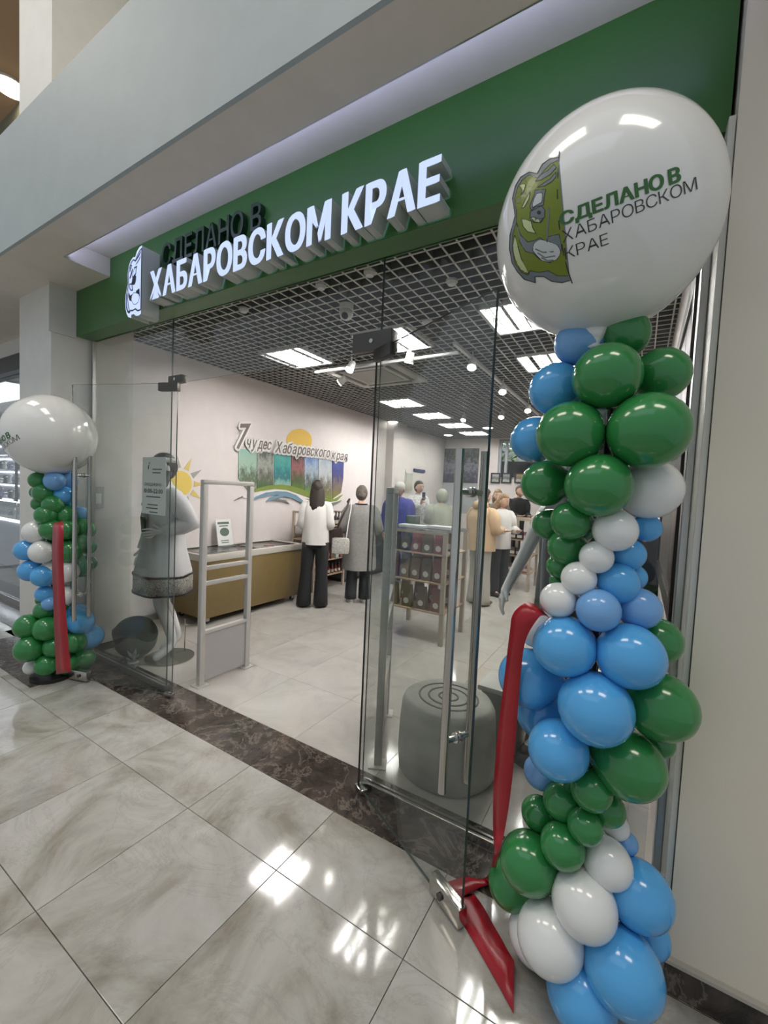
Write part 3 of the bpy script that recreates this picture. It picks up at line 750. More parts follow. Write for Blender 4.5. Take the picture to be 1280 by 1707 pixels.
ribbon('long red satin ribbon hanging from the tall balloon column onto the stone tiles', [
 (py(905, 1018, 1.40), py(915, 1030, 1.43)), (py(880, 1004, 1.33), py(907, 1026, 1.33)), (py(856, 1022, 1.31), py(896, 1032, 1.30)), (py(850, 1052, 1.32), py(876, 1068, 1.30)),
 (py(842, 1120, 1.34), py(868, 1125, 1.32)), (py(830, 1220, 1.36), py(860, 1225, 1.34)), (py(823, 1310, 1.37), py(852, 1315, 1.35)), (py(822, 1375, 1.38), py(842, 1380, 1.36)), (py(823, 1425, 1.36), py(831, 1428, 1.36)),
 (zf(812, 1460, .03), zf(822, 1466, .03)), (zf(800, 1466, .016), zf(812, 1476, .016))], None, flat=[
 (zf(776, 1461, .012), zf(801, 1479, .012)), (zf(756, 1467, .011), zf(786, 1487, .011)), (zf(735, 1474, .010), zf(771, 1495, .010)), (zf(734, 1477, .007), zf(772, 1499, .007)), (zf(742, 1494, .004), zf(790, 1490, .004)), (zf(756, 1514, .003), zf(800, 1504, .003)),
 (zf(773, 1542, .003), zf(808, 1516, .003)), (zf(794, 1578, .003), zf(820, 1538, .004)), (zf(815, 1615, .004), zf(834, 1562, .008)), (zf(838, 1656, .004), zf(846, 1584, .02)), (zf(856, 1690, .003), zf(857, 1602, .035))])
yl = 1.27
ribbon('short red satin ribbon hanging down the front of the small balloon column', [
 (py(89, 872, 1.36), py(105, 868, 1.38)), (py(88, 880, 1.24), py(106, 878, 1.25)), (py(87, 940, 1.24), py(106, 940, 1.25)), (py(89, 1000, 1.23), py(109, 1000, 1.25)), (py(91, 1060, 1.23), py(113, 1060, 1.25)), (py(94, 1124, 1.23), py(119, 1120, 1.25))], None)

# ================================================================== SHOP CEILING FITTINGS
def fixture(x, y, label):
    t = thing('ceiling_light', label, 'ceiling light', (x, y, 2.985), 0, 'square recessed ceiling lights')
    w = .295
    fr = MB()
    for a, b in (((-w, -w), (w, -w+.02)), ((-w, w-.02), (w, w)), ((-w, -w), (-w+.02, w)), ((w-.02, -w), (w, w))):
        fr.box((x+a[0], y+a[1], 2.985), (x+b[0], y+b[1], 3.06))
    obj('frame', fr, lamp_white, t)
    obj('reflector_tray', MB().box((x-w+.02, y-w+.02, 3.04), (x+w-.02, y+w-.02, 3.052)), lamp_white, t)
    for k in range(4):
        cx = x-.2+k*.1333
        obj('lamp_tube', MB().cyl((cx, y-w+.03, 3.018), (cx, y+w-.03, 3.018), .019, n=10), tube_lit, t)
    for k in range(3):
        cx = x-.1333+k*.1333
        obj('reflector_ridge', MB().add([(cx-.022, y-w+.02, 3.034), (cx+.022, y-w+.02, 3.034), (cx, y-w+.02, 2.995), (cx-.022, y+w-.02, 3.034), (cx+.022, y+w-.02, 3.034), (cx, y+w-.02, 2.995)],
            [(0, 3, 5, 2), (1, 2, 5, 4), (0, 2, 1), (3, 4, 5)]), lamp_white, t)
for x, y, l in [(-3.36, 3.53, 'square four-tube ceiling light nearest the left wall and the doorway'), (-2.1, 3.5, 'square four-tube ceiling light seen above the right door clamp'),
    (-.87, 3.45, 'square four-tube ceiling light half hidden by the giant right balloon'), (-.9, 4.7, 'square ceiling light just left of the top of the tall balloon column'),
    (-3.4, 6.03, 'first square ceiling light beyond the air conditioner'), (-3.4, 7.2, 'second square ceiling light beyond the air conditioner'),
    (-.9, 5.95, 'added square ceiling light, unseen behind the upper green balloons of the tall column'), (-.9, 7.15, 'second added square ceiling light, unseen behind the upper tall column'),  # both unseen, added to brighten the dim right side of the shop
    (-3.4, 8.36, 'third square ceiling light beyond the air conditioner'), (-3.42, 9.55, 'farthest square ceiling light, near the back wall')]:
    fixture(x, y, l)
ac = thing('air_conditioner', 'square cassette air conditioner in the ceiling behind the right door clamp', 'air conditioner', (-2.88, 4.4, 2.96))
acm = mat('ac_panel', (.6, .58, .54), .4)
obj('panel', MB().box((-3.36, 3.92, 2.965), (-2.4, 4.88, 2.998), bevel=.01), acm, ac)
obj('intake_grille', MB().box((-3.14, 4.14, 2.958), (-2.62, 4.66, 2.966), bevel=.004), mat('ac_grille', (.42, .41, .38), .5), ac)
for a, b in (((-3.2, 4.02), (-2.56, 4.07)), ((-3.2, 4.73), (-2.56, 4.78)), ((-3.26, 4.08), (-3.21, 4.72)), ((-2.55, 4.08), (-2.5, 4.72))):
    obj('air_slot', MB().box((a[0], a[1], 2.96), (b[0], b[1], 2.967)), black, ac)
trk = thing('light_track', 'white light track running back along the shop ceiling', 'track', (-1.57, 5.5, 2.95))
obj('rail', MB().box((-1.59, 3.72, 2.955), (-1.555, 7.5, 2.985), bevel=.003), lamp_white, trk)
for y in (4.2, 6.9): obj('hanger', MB().cyl((-1.572, y, 2.985), (-1.572, y, 3.0), .006, n=6), alu, trk)
trk = thing('light_track', 'white light track crossing the ceiling toward the left wall', 'track', (-2.5, 3.9, 2.95))
obj('rail', MB().box((-3.4, 3.88, 2.925), (-1.6, 3.915, 2.953), bevel=.003), lamp_white, trk)
for x in (-3.2, -1.9): obj('hanger', MB().cyl((x, 3.897, 2.953), (x, 3.897, 3.0), .006, n=6), alu, trk)
for px_, py_, z, aim, l in [(683, 596, 2.87, (-.3, .2, -1), 'white track spot right of the large door clamp'), (585, 611, 2.87, (-.1, -.5, -.9), 'white track spot left of the large door clamp'),
    (571, 634, 2.9, (-.9, -.1, -.5), 'white track spot turned to the left wall beside the mural'), (787, 607, 2.88, (.1, -.5, -.9), 'nearest spot on the long light track'), (838, 649, 2.88, (.1, -.5, -.9), 'second spot on the long light track'),
    (880, 681, 2.88, (.1, -.5, -.9), 'third spot on the long light track next to the blue balloon'), (836, 692, 2.9, (0, -.5, -.9), 'far ceiling spot beside the right door edge'), (773, 697, 2.9, (0, -.5, -.9), 'far ceiling spot between two rows of lights')]:
    c = pz(px_, py_, z); t = thing('spot_lamp', l, 'spotlight', (c.x, c.y, c.z), 0, 'ceiling track spots')
    dv = Vector(aim).normalized()
    obj('lamp_head', MB().cyl(c-dv*.05, c+dv*.045, .036, .046, n=16), white_pl, t, smooth=True)
    obj('lens', MB().cyl(c+dv*.045, c+dv*.052, .042, n=16), spot_lit, t)
    obj('bracket', MB().cyl(c-dv*.02, (c.x, c.y, 3.0), .008, n=8), white_pl, t)
c = pz(577, 521, 2.94)
t = thing('dome_camera', 'white dome security camera hanging from the lattice ceiling', 'camera', (c.x, c.y, c.z))
obj('mount', MB().cyl((c.x, c.y, 2.96), (c.x, c.y, 3.0), .055, n=20), white_pl, t, smooth=True)
obj('housing', MB().ball((c.x, c.y, 2.93), (.055, .055, .05), 18, 10), white_pl, t, smooth='all')
obj('lens', MB().ball((c.x+.012, c.y-.03, 2.905), .028, 14, 8), black, t, smooth='all')
for px_, py_, l in [(535, 479, 'small white ceiling detector left of the glass joint'), (616, 457, 'small white ceiling detector nearest the glass joint'), (753, 472, 'small white ceiling detector left of the giant right balloon'), (711, 539, 'small white ceiling detector above the long light track'), (406, 518, 'small white ceiling detector near the glowing word end at left')]:
    c = pz(px_, py_, 2.98); t = thing('ceiling_detector', l, 'detector', (c.x, c.y, 2.965), 0, 'small ceiling detectors')
    obj('rim', MB().cyl((c.x, c.y, 2.985), (c.x, c.y, 3.0), .04, n=18), white_pl, t, smooth=True)
    obj('cap', MB().cyl((c.x, c.y, 2.968), (c.x, c.y, 2.985), .026, .034, n=18), mat('detector_cap', (.85, .85, .84), .4), t, smooth=True)
for px_, py_, l in [(655, 704, 'round lit downlight beside the left wall pilaster'), (747, 726, 'round lit downlight near the dark poster'), (813, 714, 'round lit downlight left of the right door edge')]:
    c = pz(px_, py_, 2.98); t = thing('round_downlight', l, 'lamp', (c.x, c.y, 2.98), 0, 'round shop downlights')
    obj('rim', MB().cyl((c.x, c.y, 2.985), (c.x, c.y, 3.0), .12, n=20), white_pl, t)
    obj('lens', MB().cyl((c.x, c.y, 2.98), (c.x, c.y, 2.986), .1, n=20), diff_lit, t)

# ================================================================== MURAL ON THE LEFT WALL
def wl(x, y, off=.004): 
    p = pX(x, y, -4.6); return Vector((-4.6+off, p.y, p.z))
def mc(x, y): return (370+x*230/1280, 690+y*170/946)
def wall_poly(nm, P, mm, off, th, parent, **k):
    pts = [wl(*mc(*p), off) for p in P]; mb = MB()
    mb.prism([(p.y, p.z) for p in pts], (-4.6+off, 0, 0), (0, 1, 0), (0, 0, 1), (-th, 0, 0)); return obj(nm, mb, mm, parent, **k)
c0 = wl(490, 790)
mu = thing('wall_mural', 'colourful wall mural with a sun, seven pictures and waves on the left wall', 'mural', (-4.6, c0.y, 1.3))
sun = mat('sun_yellow', (.72, .46, .06), .5)
wall_poly('sun_disc', [(715+118*math.cos(a), 250+112*math.sin(a)) for a in [2*PI*i/32 for i in range(32)]], sun, .004, .004, mu, label='yellow sun disc')
pics = [([(148, 320), (318, 345), (318, 690), (240, 720), (150, 600)], [(.3, .33, .24), (.1, .13, .08), (.36, .5, .4), (.3, .5, .44)]),
        ([(322, 345), (472, 365), (472, 670), (322, 700)], [(.06, .12, .04), (.12, .13, .1), (.35, .37, .33), (.1, .11, .1)]),
        ([(480, 365), (632, 385), (632, 670), (480, 665)], [(.25, .42, .36), (.03, .16, .18), (.06, .3, .28), (.1, .36, .32)]),
        ([(640, 385), (754, 400), (754, 705), (640, 680)], [(.1, .18, .04), (.07, .1, .05), (.3, .12, .13), (.05, .05, .04)]),
        ([(762, 400), (886, 415), (886, 755), (762, 720)], [(.12, .25, .06), (.1, .12, .1), (.4, .48, .55), (.15, .25, .5)]),
        ([(892, 415), (1012, 432), (1012, 800), (892, 760)], [(.18, .2, .05), (.16, .14, .1), (.5, .54, .55), (.35, .42, .46)]),
        ([(1019, 432), (1125, 450), (1120, 600), (1100, 730), (1019, 790)], [(.2, .2, .05), (.2, .15, .12), (.06, .07, .2), (.08, .1, .3)])]
for i, (P, cols) in enumerate(pics): wall_poly('picture_panel', P, picture_mat('mural_print_%s' % 'abcdefg'[i], cols, 5), .012, .012, mu)
hill = mat('hill_green', (.19, .25, .05), .5)
wall_poly('hill', [(240, 735), (320, 690), (420, 665), (540, 655), (640, 668), (760, 705), (860, 750), (960, 790), (1040, 790), (1115, 750), (1060, 805), (960, 825), (850, 795), (720, 745), (600, 705), (480, 695), (350, 715)], hill, .018, .018, mu)
wv = mat('wave_blue', (.16, .27, .35), .5); wg = mat('wave_grey', (.2, .21, .2), .5)
wall_poly('wave_band', [(150, 770), (240, 742), (350, 718), (480, 698), (600, 708), (720, 748), (850, 797), (960, 827), (1060, 807), (1100, 795), (1000, 845), (900, 835), (760, 830), (600, 760), (400, 745), (250, 790)], mat('wave_white', (.8, .75, .73), .5), .014, .014, mu)
wall_poly('wave', [(240, 812), (310, 765), (400, 728), (500, 716), (590, 720), (680, 752), (740, 800), (765, 835), (700, 812), (640, 780), (560, 765), (470, 790), (400, 815), (440, 775), (520, 750), (430, 752), (330, 780)], wv, .022, .022, mu)
wall_poly('wave', [(430, 800), (520, 788), (585, 800), (618, 832), (560, 812), (490, 806)], wg, .022, .022, mu)
wall_poly('wave', [(775, 785), (830, 800), (900, 820), (990, 830), (1105, 800), (1010, 860), (900, 855), (810, 805)], wg, .022, .022, mu)
wall_poly('wave', [(105, 805), (180, 762), (190, 770), (120, 800)], wg, .018, .018, mu)
brown = mat('lettering_brown', (.19, .15, .13), .5); backing = mat('lettering_white', (.78, .76, .74), .5)
brown = brown; mbk, mtx = MB(), MB()
def wall_text(body, p0, p1, cap):
    a, b = wl(*mc(*p0)), wl(*mc(*p1)); ux = b-a; ux.x = 0; uz = Vector((0, 0, cap))
    L, tot = letters(body, offset=.008, track=.05, space=.3, shear=.3)
    for V, F in L:
        put_glyph(mtx, V, F, Vector((-4.56, a.y, a.z)), ux, uz, (-.004, 0, 0))
        for q in range(8):
            dy, dz = .03*math.cos(q*PI/4), .03*math.sin(q*PI/4)
            put_glyph(mbk, V, F, Vector((-4.566-q*.0006, a.y+dy, a.z+dz)), ux, uz, (-.008, 0, 0))
wall_text('7', (118, 322), (245, 312), .34)
wall_text('чудес', (215, 310), (440, 335), .15)
wall_text('Хабаровского', (475, 355), (985, 405), .16)
wall_text('края', (1000, 418), (1150, 432), .15)
obj('lettering', mtx, brown, mu); obj('lettering_backing', mbk, backing, mu)
# smaller sun decal behind the mannequin
sd = thing('sun_decal', 'yellow sun decal with grey rays behind the mannequin\'s shoulder', 'decal', (-4.6, 2.97, 1.4))
cS = wl(300, 806)
obj('disc', MB().cyl((-4.6, cS.y, cS.z), (-4.594, cS.y, cS.z), .15, n=28), mat('pale_sun', (.7, .52, .12), .5), sd)
for k in range(11):
    a = 2*PI*k/11; d = Vector((0, math.cos(a), math.sin(a))); s_ = Vector((0, -d.z, d.y))*.035; c = Vector((-4.6, cS.y, cS.z))
    mb = MB(); mb.add([c+d*.18-s_, c+d*.18+s_, c+d*.33, c+d*.18-s_+Vector((.005, 0, 0)), c+d*.18+s_+Vector((.005, 0, 0)), c+d*.33+Vector((.005, 0, 0))], [(0, 1, 2), (5, 4, 3), (0, 3, 4, 1), (1, 4, 5, 2), (2, 5, 3, 0)])
    obj('ray', mb, [mat('ray_yellow', (.66, .5, .16), .5), mat('ray_grey', (.36, .36, .33), .5)][k % 2], sd)

ORD = ['first', 'second', 'third', 'fourth', 'fifth', 'sixth', 'seventh', 'eighth', 'ninth', 'tenth']
# ================================================================== FIGURES
def skin_mesh(nodes, edges, levels=1):
    """one continuous surface grown over a skeleton: nodes {name: (pos, radius)}"""
    names = list(nodes); idx = {n: i for i, n in enumerate(names)}
    me = bpy.data.meshes.new('body'); me.from_pydata([nodes[n][0] for n in names], [(idx[a], idx[b]) for a, b in edges], [])
    o = bpy.data.objects.new('body', me); COL.objects.link(o)
    sk = o.modifiers.new('skin', 'SKIN'); sk.use_smooth_shade = True
    for i, n in enumerate(names):
        r = nodes[n][1]; me.skin_vertices[0].data[i].radius = (r, r) if not isinstance(r, tuple) else r
        me.skin_vertices[0].data[i].use_root = (i == 0)
    ss = o.modifiers.new('subsurf', 'SUBSURF'); ss.levels = levels; ss.render_levels = levels
    dg = bpy.context.evaluated_depsgraph_get(); dg.update()
    m = bpy.data.meshes.new_from_object(o.evaluated_get(dg)); V = [v.co.copy() for v in m.vertices]; F = [list(p.vertices) for p in m.polygons]
    bpy.data.objects.remove(o); bpy.data.meshes.remove(me); bpy.data.meshes.remove(m); return V, F
def hand_nodes(N, E, side, wrist, fdir, palm_n, s, curl=.5, thumb=None):
    """palm and five fingers; fdir = finger direction, palm_n = palm normal (fingers curl toward it)"""
    f = Vector(fdir).normalized(); n = Vector(palm_n); n = (n-f*n.dot(f)).normalized(); x = f.cross(n)*(1 if thumb is None else thumb)
    w = Vector(wrist); k = 'hand'+side
    N[k] = (w+f*.045*s, (.036*s, .018*s)); E.append(('wrist'+side, k))
    for i, (off, ln) in enumerate(((.036, .068), (.013, .078), (-.011, .073), (-.034, .058))):
        b = w+f*.088*s+x*off*s; c1 = (f*(1-curl*.3)+n*curl*.35).normalized(); c2 = (f*(1-curl*.8)+n*curl*.8).normalized()
        N[k+'k%d' % i] = (b, .009*s); N[k+'m%d' % i] = (b+c1*ln*.5*s, .0078*s); N[k+'t%d' % i] = (b+c1*ln*.5*s+c2*ln*.45*s, .006*s)
        E += [(k, k+'k%d' % i), (k+'k%d' % i, k+'m%d' % i), (k+'m%d' % i, k+'t%d' % i)]
    b = w+f*.032*s+x*.034*s; d = (f*.75+x*.6+n*.3).normalized()
    N[k+'th'] = (b, .013*s); N[k+'tt'] = (b+d*.05*s, .009*s); E += [('wrist'+side, k+'th'), (k+'th', k+'tt')]
def head_mesh(mb, c, s, yaw=0, pitch=0, face=True, mi=0):
    R = Matrix.Rotation(yaw, 3, 'Z') @ Matrix.Rotation(pitch, 3, 'X')
    def warp(v):
        z = v.z; f = 1.0
        if z < -.1: f = 1-.34*((-z-.1)/.9)**1.3
        y = v.y
        if y > .3 and z < 0: y *= 1.06
        if y < 0 and z > -.3: y *= 1.08
        if face and y > .55 and abs(v.x) > .2 and abs(v.x) < .55 and -.02 < z < .22: y -= .08
        return Vector((v.x*f, y*(f*.5+.5), z))
    C = Vector(c)
    V0 = len(mb.v)
    mb.ball(C, (.076*s, .095*s, .118*s), 22, 18, R, mi, warp)
    if face:
        def P(x, y, z): return C+R @ Vector((x*s, y*s, z*s))
        mb.tube([P(0, .088, .022), P(0, .103, -.012), P(0, .108, -.028), P(0, .092, -.036)], [.007*s, .011*s, .014*s, .008*s], 8, mi)
        mb.ball(P(0, .083, -.06), (.024*s, .01*s, .007*s), 10, 6, R, 2)
        for sx in (-1, 1):
            mb.ball(P(.031*sx, .08, .012), (.014*s, .009*s, .007*s), 10, 6, R, 3); mb.ball(P(.031*sx, .0875, .012), (.006*s, .004*s, .006*s), 8, 6, R, 4)
            mb.tube([P(.016*sx, .089, .03), P(.032*sx, .09, .036), P(.047*sx, .08, .03)], .0032*s, 6, 4)
    for sx in (-1, 1):
        mb.ball(C+R @ Vector((.077*s*sx, -.005*s, -.005*s)), (.01*s, .02*s, .032*s), 10, 8, R, mi)
    return R
lip = mat('lip', (.45, .2, .17), .45); eye_w = mat('eye_white', (.75, .73, .7), .3); eye_d = mat('eye_dark', (.02, .016, .012), .3)
class Figure:
    """faces local +y; built in local coordinates under an Empty at its feet"""
    def __init__(s, name, label, cat, loc, face_dir, h, skin_m, arms, legs=None, head=(0, 0), face=True, lean=0, group=None, wide=1.0):
        s.t = thing(name, label, cat, loc, math.atan2(-face_dir[0], face_dir[1]), group); k = h/1.7; s.k = k
        lg = legs or {'L': ((.095, 0, .48), (.1, -.01, .09), (.115, .15, .035)), 'R': ((-.095, 0, .48), (-.1, -.01, .09), (-.115, .15, .035))}
        def L(p): # lean the upper body about the hips
            p = Vector(p)
            if p.z > .92 and lean:
                d = p.z-.92; p = Vector((p.x, p.y+math.sin(lean)*d, .92+math.cos(lean)*d))
            return p
        s.L = L
        N = {'pelvis': (Vector((0, 0, .93)), (.145*wide, .105)), 'spine': (L((0, 0, 1.1)), (.125*wide, .1)), 'chest': (L((0, .0, 1.3)), (.15*wide, .105)), 'neck': (L((0, -.015, 1.45)), .056), 'nape': (L((0, .005, 1.53)), .05)}
        E = [('pelvis', 'spine'), ('spine', 'chest'), ('chest', 'neck'), ('neck', 'nape')]
        for sd, sx in (('L', 1), ('R', -1)):
            kn, an, to = lg[sd]
            N['hip'+sd] = (Vector((.085*sx, 0, .86)), .09); N['knee'+sd] = (Vector(kn), .056); N['calf'+sd] = (Vector(kn).lerp(Vector(an), .35)+Vector((0, -.015, 0)), .055)
            N['ankle'+sd] = (Vector(an), .038); N['toe'+sd] = (Vector(to), (.04, .025)); 
            E += [('pelvis', 'hip'+sd), ('hip'+sd, 'knee'+sd), ('knee'+sd, 'calf'+sd), ('calf'+sd, 'ankle'+sd), ('ankle'+sd, 'toe'+sd)]
            el, wr, fd, pn = arms[sd]
            N['sh'+sd] = (L((.175*sx*wide, -.005, 1.39)), .058); N['elbow'+sd] = (L(el), .041); N['fore'+sd] = (L(el).lerp(L(wr), .3), .04); N['wrist'+sd] = (L(wr), .027)
            E += [('chest', 'sh'+sd), ('sh'+sd, 'elbow'+sd), ('elbow'+sd, 'fore'+sd), ('fore'+sd, 'wrist'+sd)]
            hand_nodes(N, E, sd, L(wr), fd, pn, 1.0, thumb=(1 if sx > 0 else -1))
        s.N = N
        N2 = {n: (Vector(p)*k, tuple(q*k for q in r) if isinstance(r, tuple) else r*k) for n, (p, r) in N.items()}
        V, F = skin_mesh(N2, E)
        mb = MB().add(V, F); s.hc = L((0, .02, 1.6))*k
        s.R = head_mesh(mb, s.hc, k, head[0], head[1], face)
        s.body = obj('body', mb, [skin_m, skin_m, lip if face != 'plain' else skin_m, eye_w if face != 'plain' else skin_m, eye_d if face != 'plain' else skin_m], s.t, smooth='all', local=True)
    def limb(s, mb, names, radii, n=12, mi=0):
        P = [s.N[x][0]*s.k if isinstance(x, str) else Vector(x)*s.k for x in names]
        Q, R = [], []
        for i in range(len(P)-1):
            for t in (0, .33, .66): Q.append(P[i].lerp(P[i+1], t)); R.append((radii[i]*(1-t)+radii[i+1]*t)*s.k*(1+.05*math.sin(7*(i+t)+len(names))))
        Q.append(P[-1]); R.append(radii[-1]*s.k); mb.tube(Q, R, n, mi)
    def trousers(s, mm, flare=.085, top=.95, foot=.03, nm='trousers'):
        mb = MB(); k = s.k
        mb.rings([(0, 0, z*k, rx*k, ry*k) for z, rx, ry in ((top, .155, .115), (.9, .175, .125), (.82, .175, .12))], 22)
        for sd in 'LR':
            h, kn, an = s.N['hip'+sd][0], s.N['knee'+sd][0], s.N['ankle'+sd][0]
            an2 = Vector((an.x, an.y+.01, foot)); R = []
            for t in [i/10 for i in range(11)]:
                p = h.lerp(kn, min(1, t*2)) if t < .5 else kn.lerp(an2, (t-.5)*2)
                r = .098*(1-t*2)+.078*t*2 if t < .5 else .078*(2-t*2)+flare*(t*2-1)
                R.append((p.x*k, p.y*k, (p.z+(.03 if t == 0 else 0))*k, r*k, r*1.08*k))
            mb.rings(R, 16, fold=.05, k=5, ph=ord(sd))
        return obj(nm, mb, mm, s.t, smooth='all', local=True)
    def top(s, mm, hem=.78, rx=.2, ry=.14, sleeves='wrist', loose=1.0, nm='top', fold=.035, shoulder=.19, hemr=None):
        mb = MB(); k = s.k; L = s.L; R = []
        prof = [(hem, rx*(hemr or 1.0), ry*(hemr or 1.0)), (hem+.03, rx*(hemr or 1), ry*(hemr or 1))]
        for z, a, b in ((.95, rx, ry), (1.08, rx*.97, ry*.97), (1.2, rx*.98, ry), (1.3, max(rx*.98, shoulder*.98), ry), (1.37, shoulder*.98, ry*.86), (1.415, shoulder*.82, ry*.7), (1.445, .115, .08), (1.465, .07, .066)):
            if z > hem+.05: prof.append((z, a, b))
        for z, a, b in prof:
            p = L((0, 0, z)); R.append((p.x*k, p.y*k, p.z*k, a*k, b*k))
        mb.rings(R, 30, fold=fold, k=6, caps=(False, True))
        for sd in 'LR':
            sx = 1 if sd == 'L' else -1; a0 = s.N['sh'+sd][0]; s.N['cap'+sd] = (a0+Vector((-.065*sx, 0, .012)), 0); s.N['low'+sd] = (a0.lerp(s.N['elbow'+sd][0], .22), 0)
            if sleeves == 'short': s.limb(mb, ['cap'+sd, 'sh'+sd, s.N['sh'+sd][0].lerp(s.N['elbow'+sd][0], .75)], [.045, .068*loose, .068*loose])
            elif sleeves == 'elbow': s.limb(mb, ['cap'+sd, 'sh'+sd, 'low'+sd, 'elbow'+sd, s.N['elbow'+sd][0].lerp(s.N['wrist'+sd][0], .35)], [.04, .064, .072*loose, .064*loose, .06*loose])
            elif sleeves: s.limb(mb, ['cap'+sd, 'sh'+sd, 'low'+sd, 'elbow'+sd, 'wrist'+sd], [.04, .064, .072*loose, .062*loose, .047*loose])
        return obj(nm, mb, mm, s.t, smooth='all', local=True)
    def shoes(s, mm, sole=None):
        for sd in 'LR':
            a, t = s.N['ankle'+sd][0], s.N['toe'+sd][0]; d = Vector((t.x-a.x, t.y-a.y, 0)); d.normalize(); c = Vector((a.x, a.y, 0))+d*.055
            rot = Matrix.Rotation(math.atan2(-d.x, d.y), 3, 'Z')
            mb = MB().ball(c*s.k+Vector((0, 0, .04*s.k)), (.045*s.k, .135*s.k, .05*s.k), 18, 12, rot, 0, warp=lambda v: Vector((v.x*(1-.12*v.y), v.y, max(v.z, -.62)*(1.2 if v.y < -.1 else .85))))
            sh = obj('shoe', mb, mm, s.t, smooth=True, local=True)
            if sole:
                m2 = MB().ball(c*s.k+Vector((0, 0, .008*s.k)), (.047*s.k, .138*s.k, .009*s.k), 18, 6, rot); obj('sole', m2, sole, sh, smooth=True, local=False) if False else obj('sole', MB().add([v for v in m2.v], m2.f), sole, sh, local=True)
    def hair(s, mm, kind='short', length=.2):
        k = s.k; mb = MB(); R = s.R; C = s.hc
        def warp(v):
            if v.y > .25 and v.z < .52: return Vector((v.x*.9, min(v.y, .25)*.6, v.z*.6))
            return v*(1+.02*math.sin(9*v.x+5*v.z))
        mb.ball(C+R @ Vector((0, -.012*k, .016*k)), (.087*k, .108*k, .118*k), 24, 16, R, 0, warp)
        if kind == 'long':
            RR = []
            for i in range(7):
                t = i/6; RR.append((0, -.05-.022*t, .03-length*t-.02*t, .085+.016*math.sin(t*3), .062-.018*t))
            m2 = MB().rings([(a*k, b*k, c*k, d*k, e*k) for a, b, c, d, e in RR], 20, fold=.05, k=9)
            mb.add([C+R @ Vector(p) for p in m2.v], m2.f)
        if kind == 'bun': mb.ball(C+R @ Vector((0, -.1*k, -.03*k)), (.05*k, .04*k, .045*k), 14, 10, R)
        return obj('hair', mb, mm, s.t, smooth='all', local=True)
A_DOWN = {'L': ((.23, -.03, 1.1), (.25, .05, .86), (0.05, .2, -1), (-1, 0, 0)), 'R': ((-.23, -.03, 1.1), (-.25, .05, .86), (-.05, .2, -1), (1, 0, 0))}
def arms(l=None, r=None): return {'L': l or A_DOWN['L'], 'R': r or A_DOWN['R']}
FWD_L = ((.25, .02, 1.12), (.13, .24, 1.12), (-.5, 1, .05), (0, 0, 1)); FWD_R = ((-.25, .02, 1.12), (-.13, .24, 1.12), (.5, 1, .05), (0, 0, 1))

# ================================================================== MANNEQUINS
# 1: white figure in an embroidered tunic, left of the doorway
mf = Figure('mannequin', 'white mannequin in a pale embroidered tunic and headband behind the left glass', 'mannequin', (-3.53, 2.14, .012), (-.28, -1), 1.77, manq,
    {'L': ((.24, .02, 1.13), (.22, .1, .9), (-.1, .3, -1), (-1, 0, 0)), 'R': ((-.3, -.12, 1.16), (-.2, .06, 1.1), (.3, 1, -.2), (1, 0, 0))},
    {'L': ((.07, .0, .5), (.06, -.15, .13), (.06, .0, .03)), 'R': ((-.07, .05, .5), (-.1, -.06, .13), (-.11, .1, .03))}, head=(.25, 0), face='plain')
tunic = mat('tunic_cloth', (.6, .6, .6), .7, bump=.1); band_dark = mat('tunic_braid', (.025, .018, .016), .6)
emb_m = bpy.data.materials.new('embroidered_band'); emb_m.use_nodes = True
_n = emb_m.node_tree; _b = _n.nodes['Principled BSDF']; _t = _n.nodes.new('ShaderNodeTexCoord'); _v = _n.nodes.new('ShaderNodeTexVoronoi'); _v.inputs['Scale'].default_value = 26; _v.feature = 'DISTANCE_TO_EDGE'
_w = _n.nodes.new('ShaderNodeTexWave'); _w.wave_type = 'RINGS'; _w.inputs['Scale'].default_value = 7; _w.inputs['Distortion'].default_value = 22; _w.inputs['Detail'].default_value = 1; _w.inputs['Detail Scale'].default_value = 6
_r = _n.nodes.new('ShaderNodeValToRGB'); _r.color_ramp.elements[0].position = .3; _r.color_ramp.elements[0].color = (.12, .11, .1, 1); _r.color_ramp.elements[1].position = .42; _r.color_ramp.elements[1].color = (.6, .58, .54, 1)
_n.links.new(_t.outputs['Object'], _w.inputs['Vector']); _n.links.new(_w.outputs['Fac'], _r.inputs['Fac']); _n.links.new(_r.outputs['Color'], _b.inputs['Base Color']); _b.inputs['Roughness'].default_value = .7
mf.top(tunic, hem=.72, rx=.205, ry=.16, loose=1.15, nm='tunic', fold=.05, hemr=1.3)
def hem_ring(fig, nm, z0, z1, a, b, mm, ph=0):
    k = fig.k; mb = MB()
    mb.rings([(0, 0, z0*k, a*k, b*k), (0, 0, z1*k, a*.99*k, b*.99*k)], 36, fold=.05, k=6, caps=(True, False), ph=ph); o = obj(nm, mb, mm, fig.t, smooth='all', local=True); return o
hem_ring(mf, 'hem_band', .58, .74, .278, .216, emb_m)
hem_ring(mf, 'hem_braid', .722, .738, .284, .222, band_dark); hem_ring(mf, 'hem_braid', .575, .59, .284, .222, band_dark)
mf.hair(hair_dark, 'cap')
k = mf.k
hb = MB().rings([(mf.hc.x, mf.hc.y-.008, mf.hc.z+.05*k, .086*k, .108*k), (mf.hc.x, mf.hc.y-.012, mf.hc.z+.088*k, .076*k, .096*k)], 28, caps=(False, False))
hbo = obj('headband', hb, emb_m, mf.t, smooth='all', local=True); so = hbo.modifiers.new('thickness', 'SOLIDIFY'); so.thickness = .006
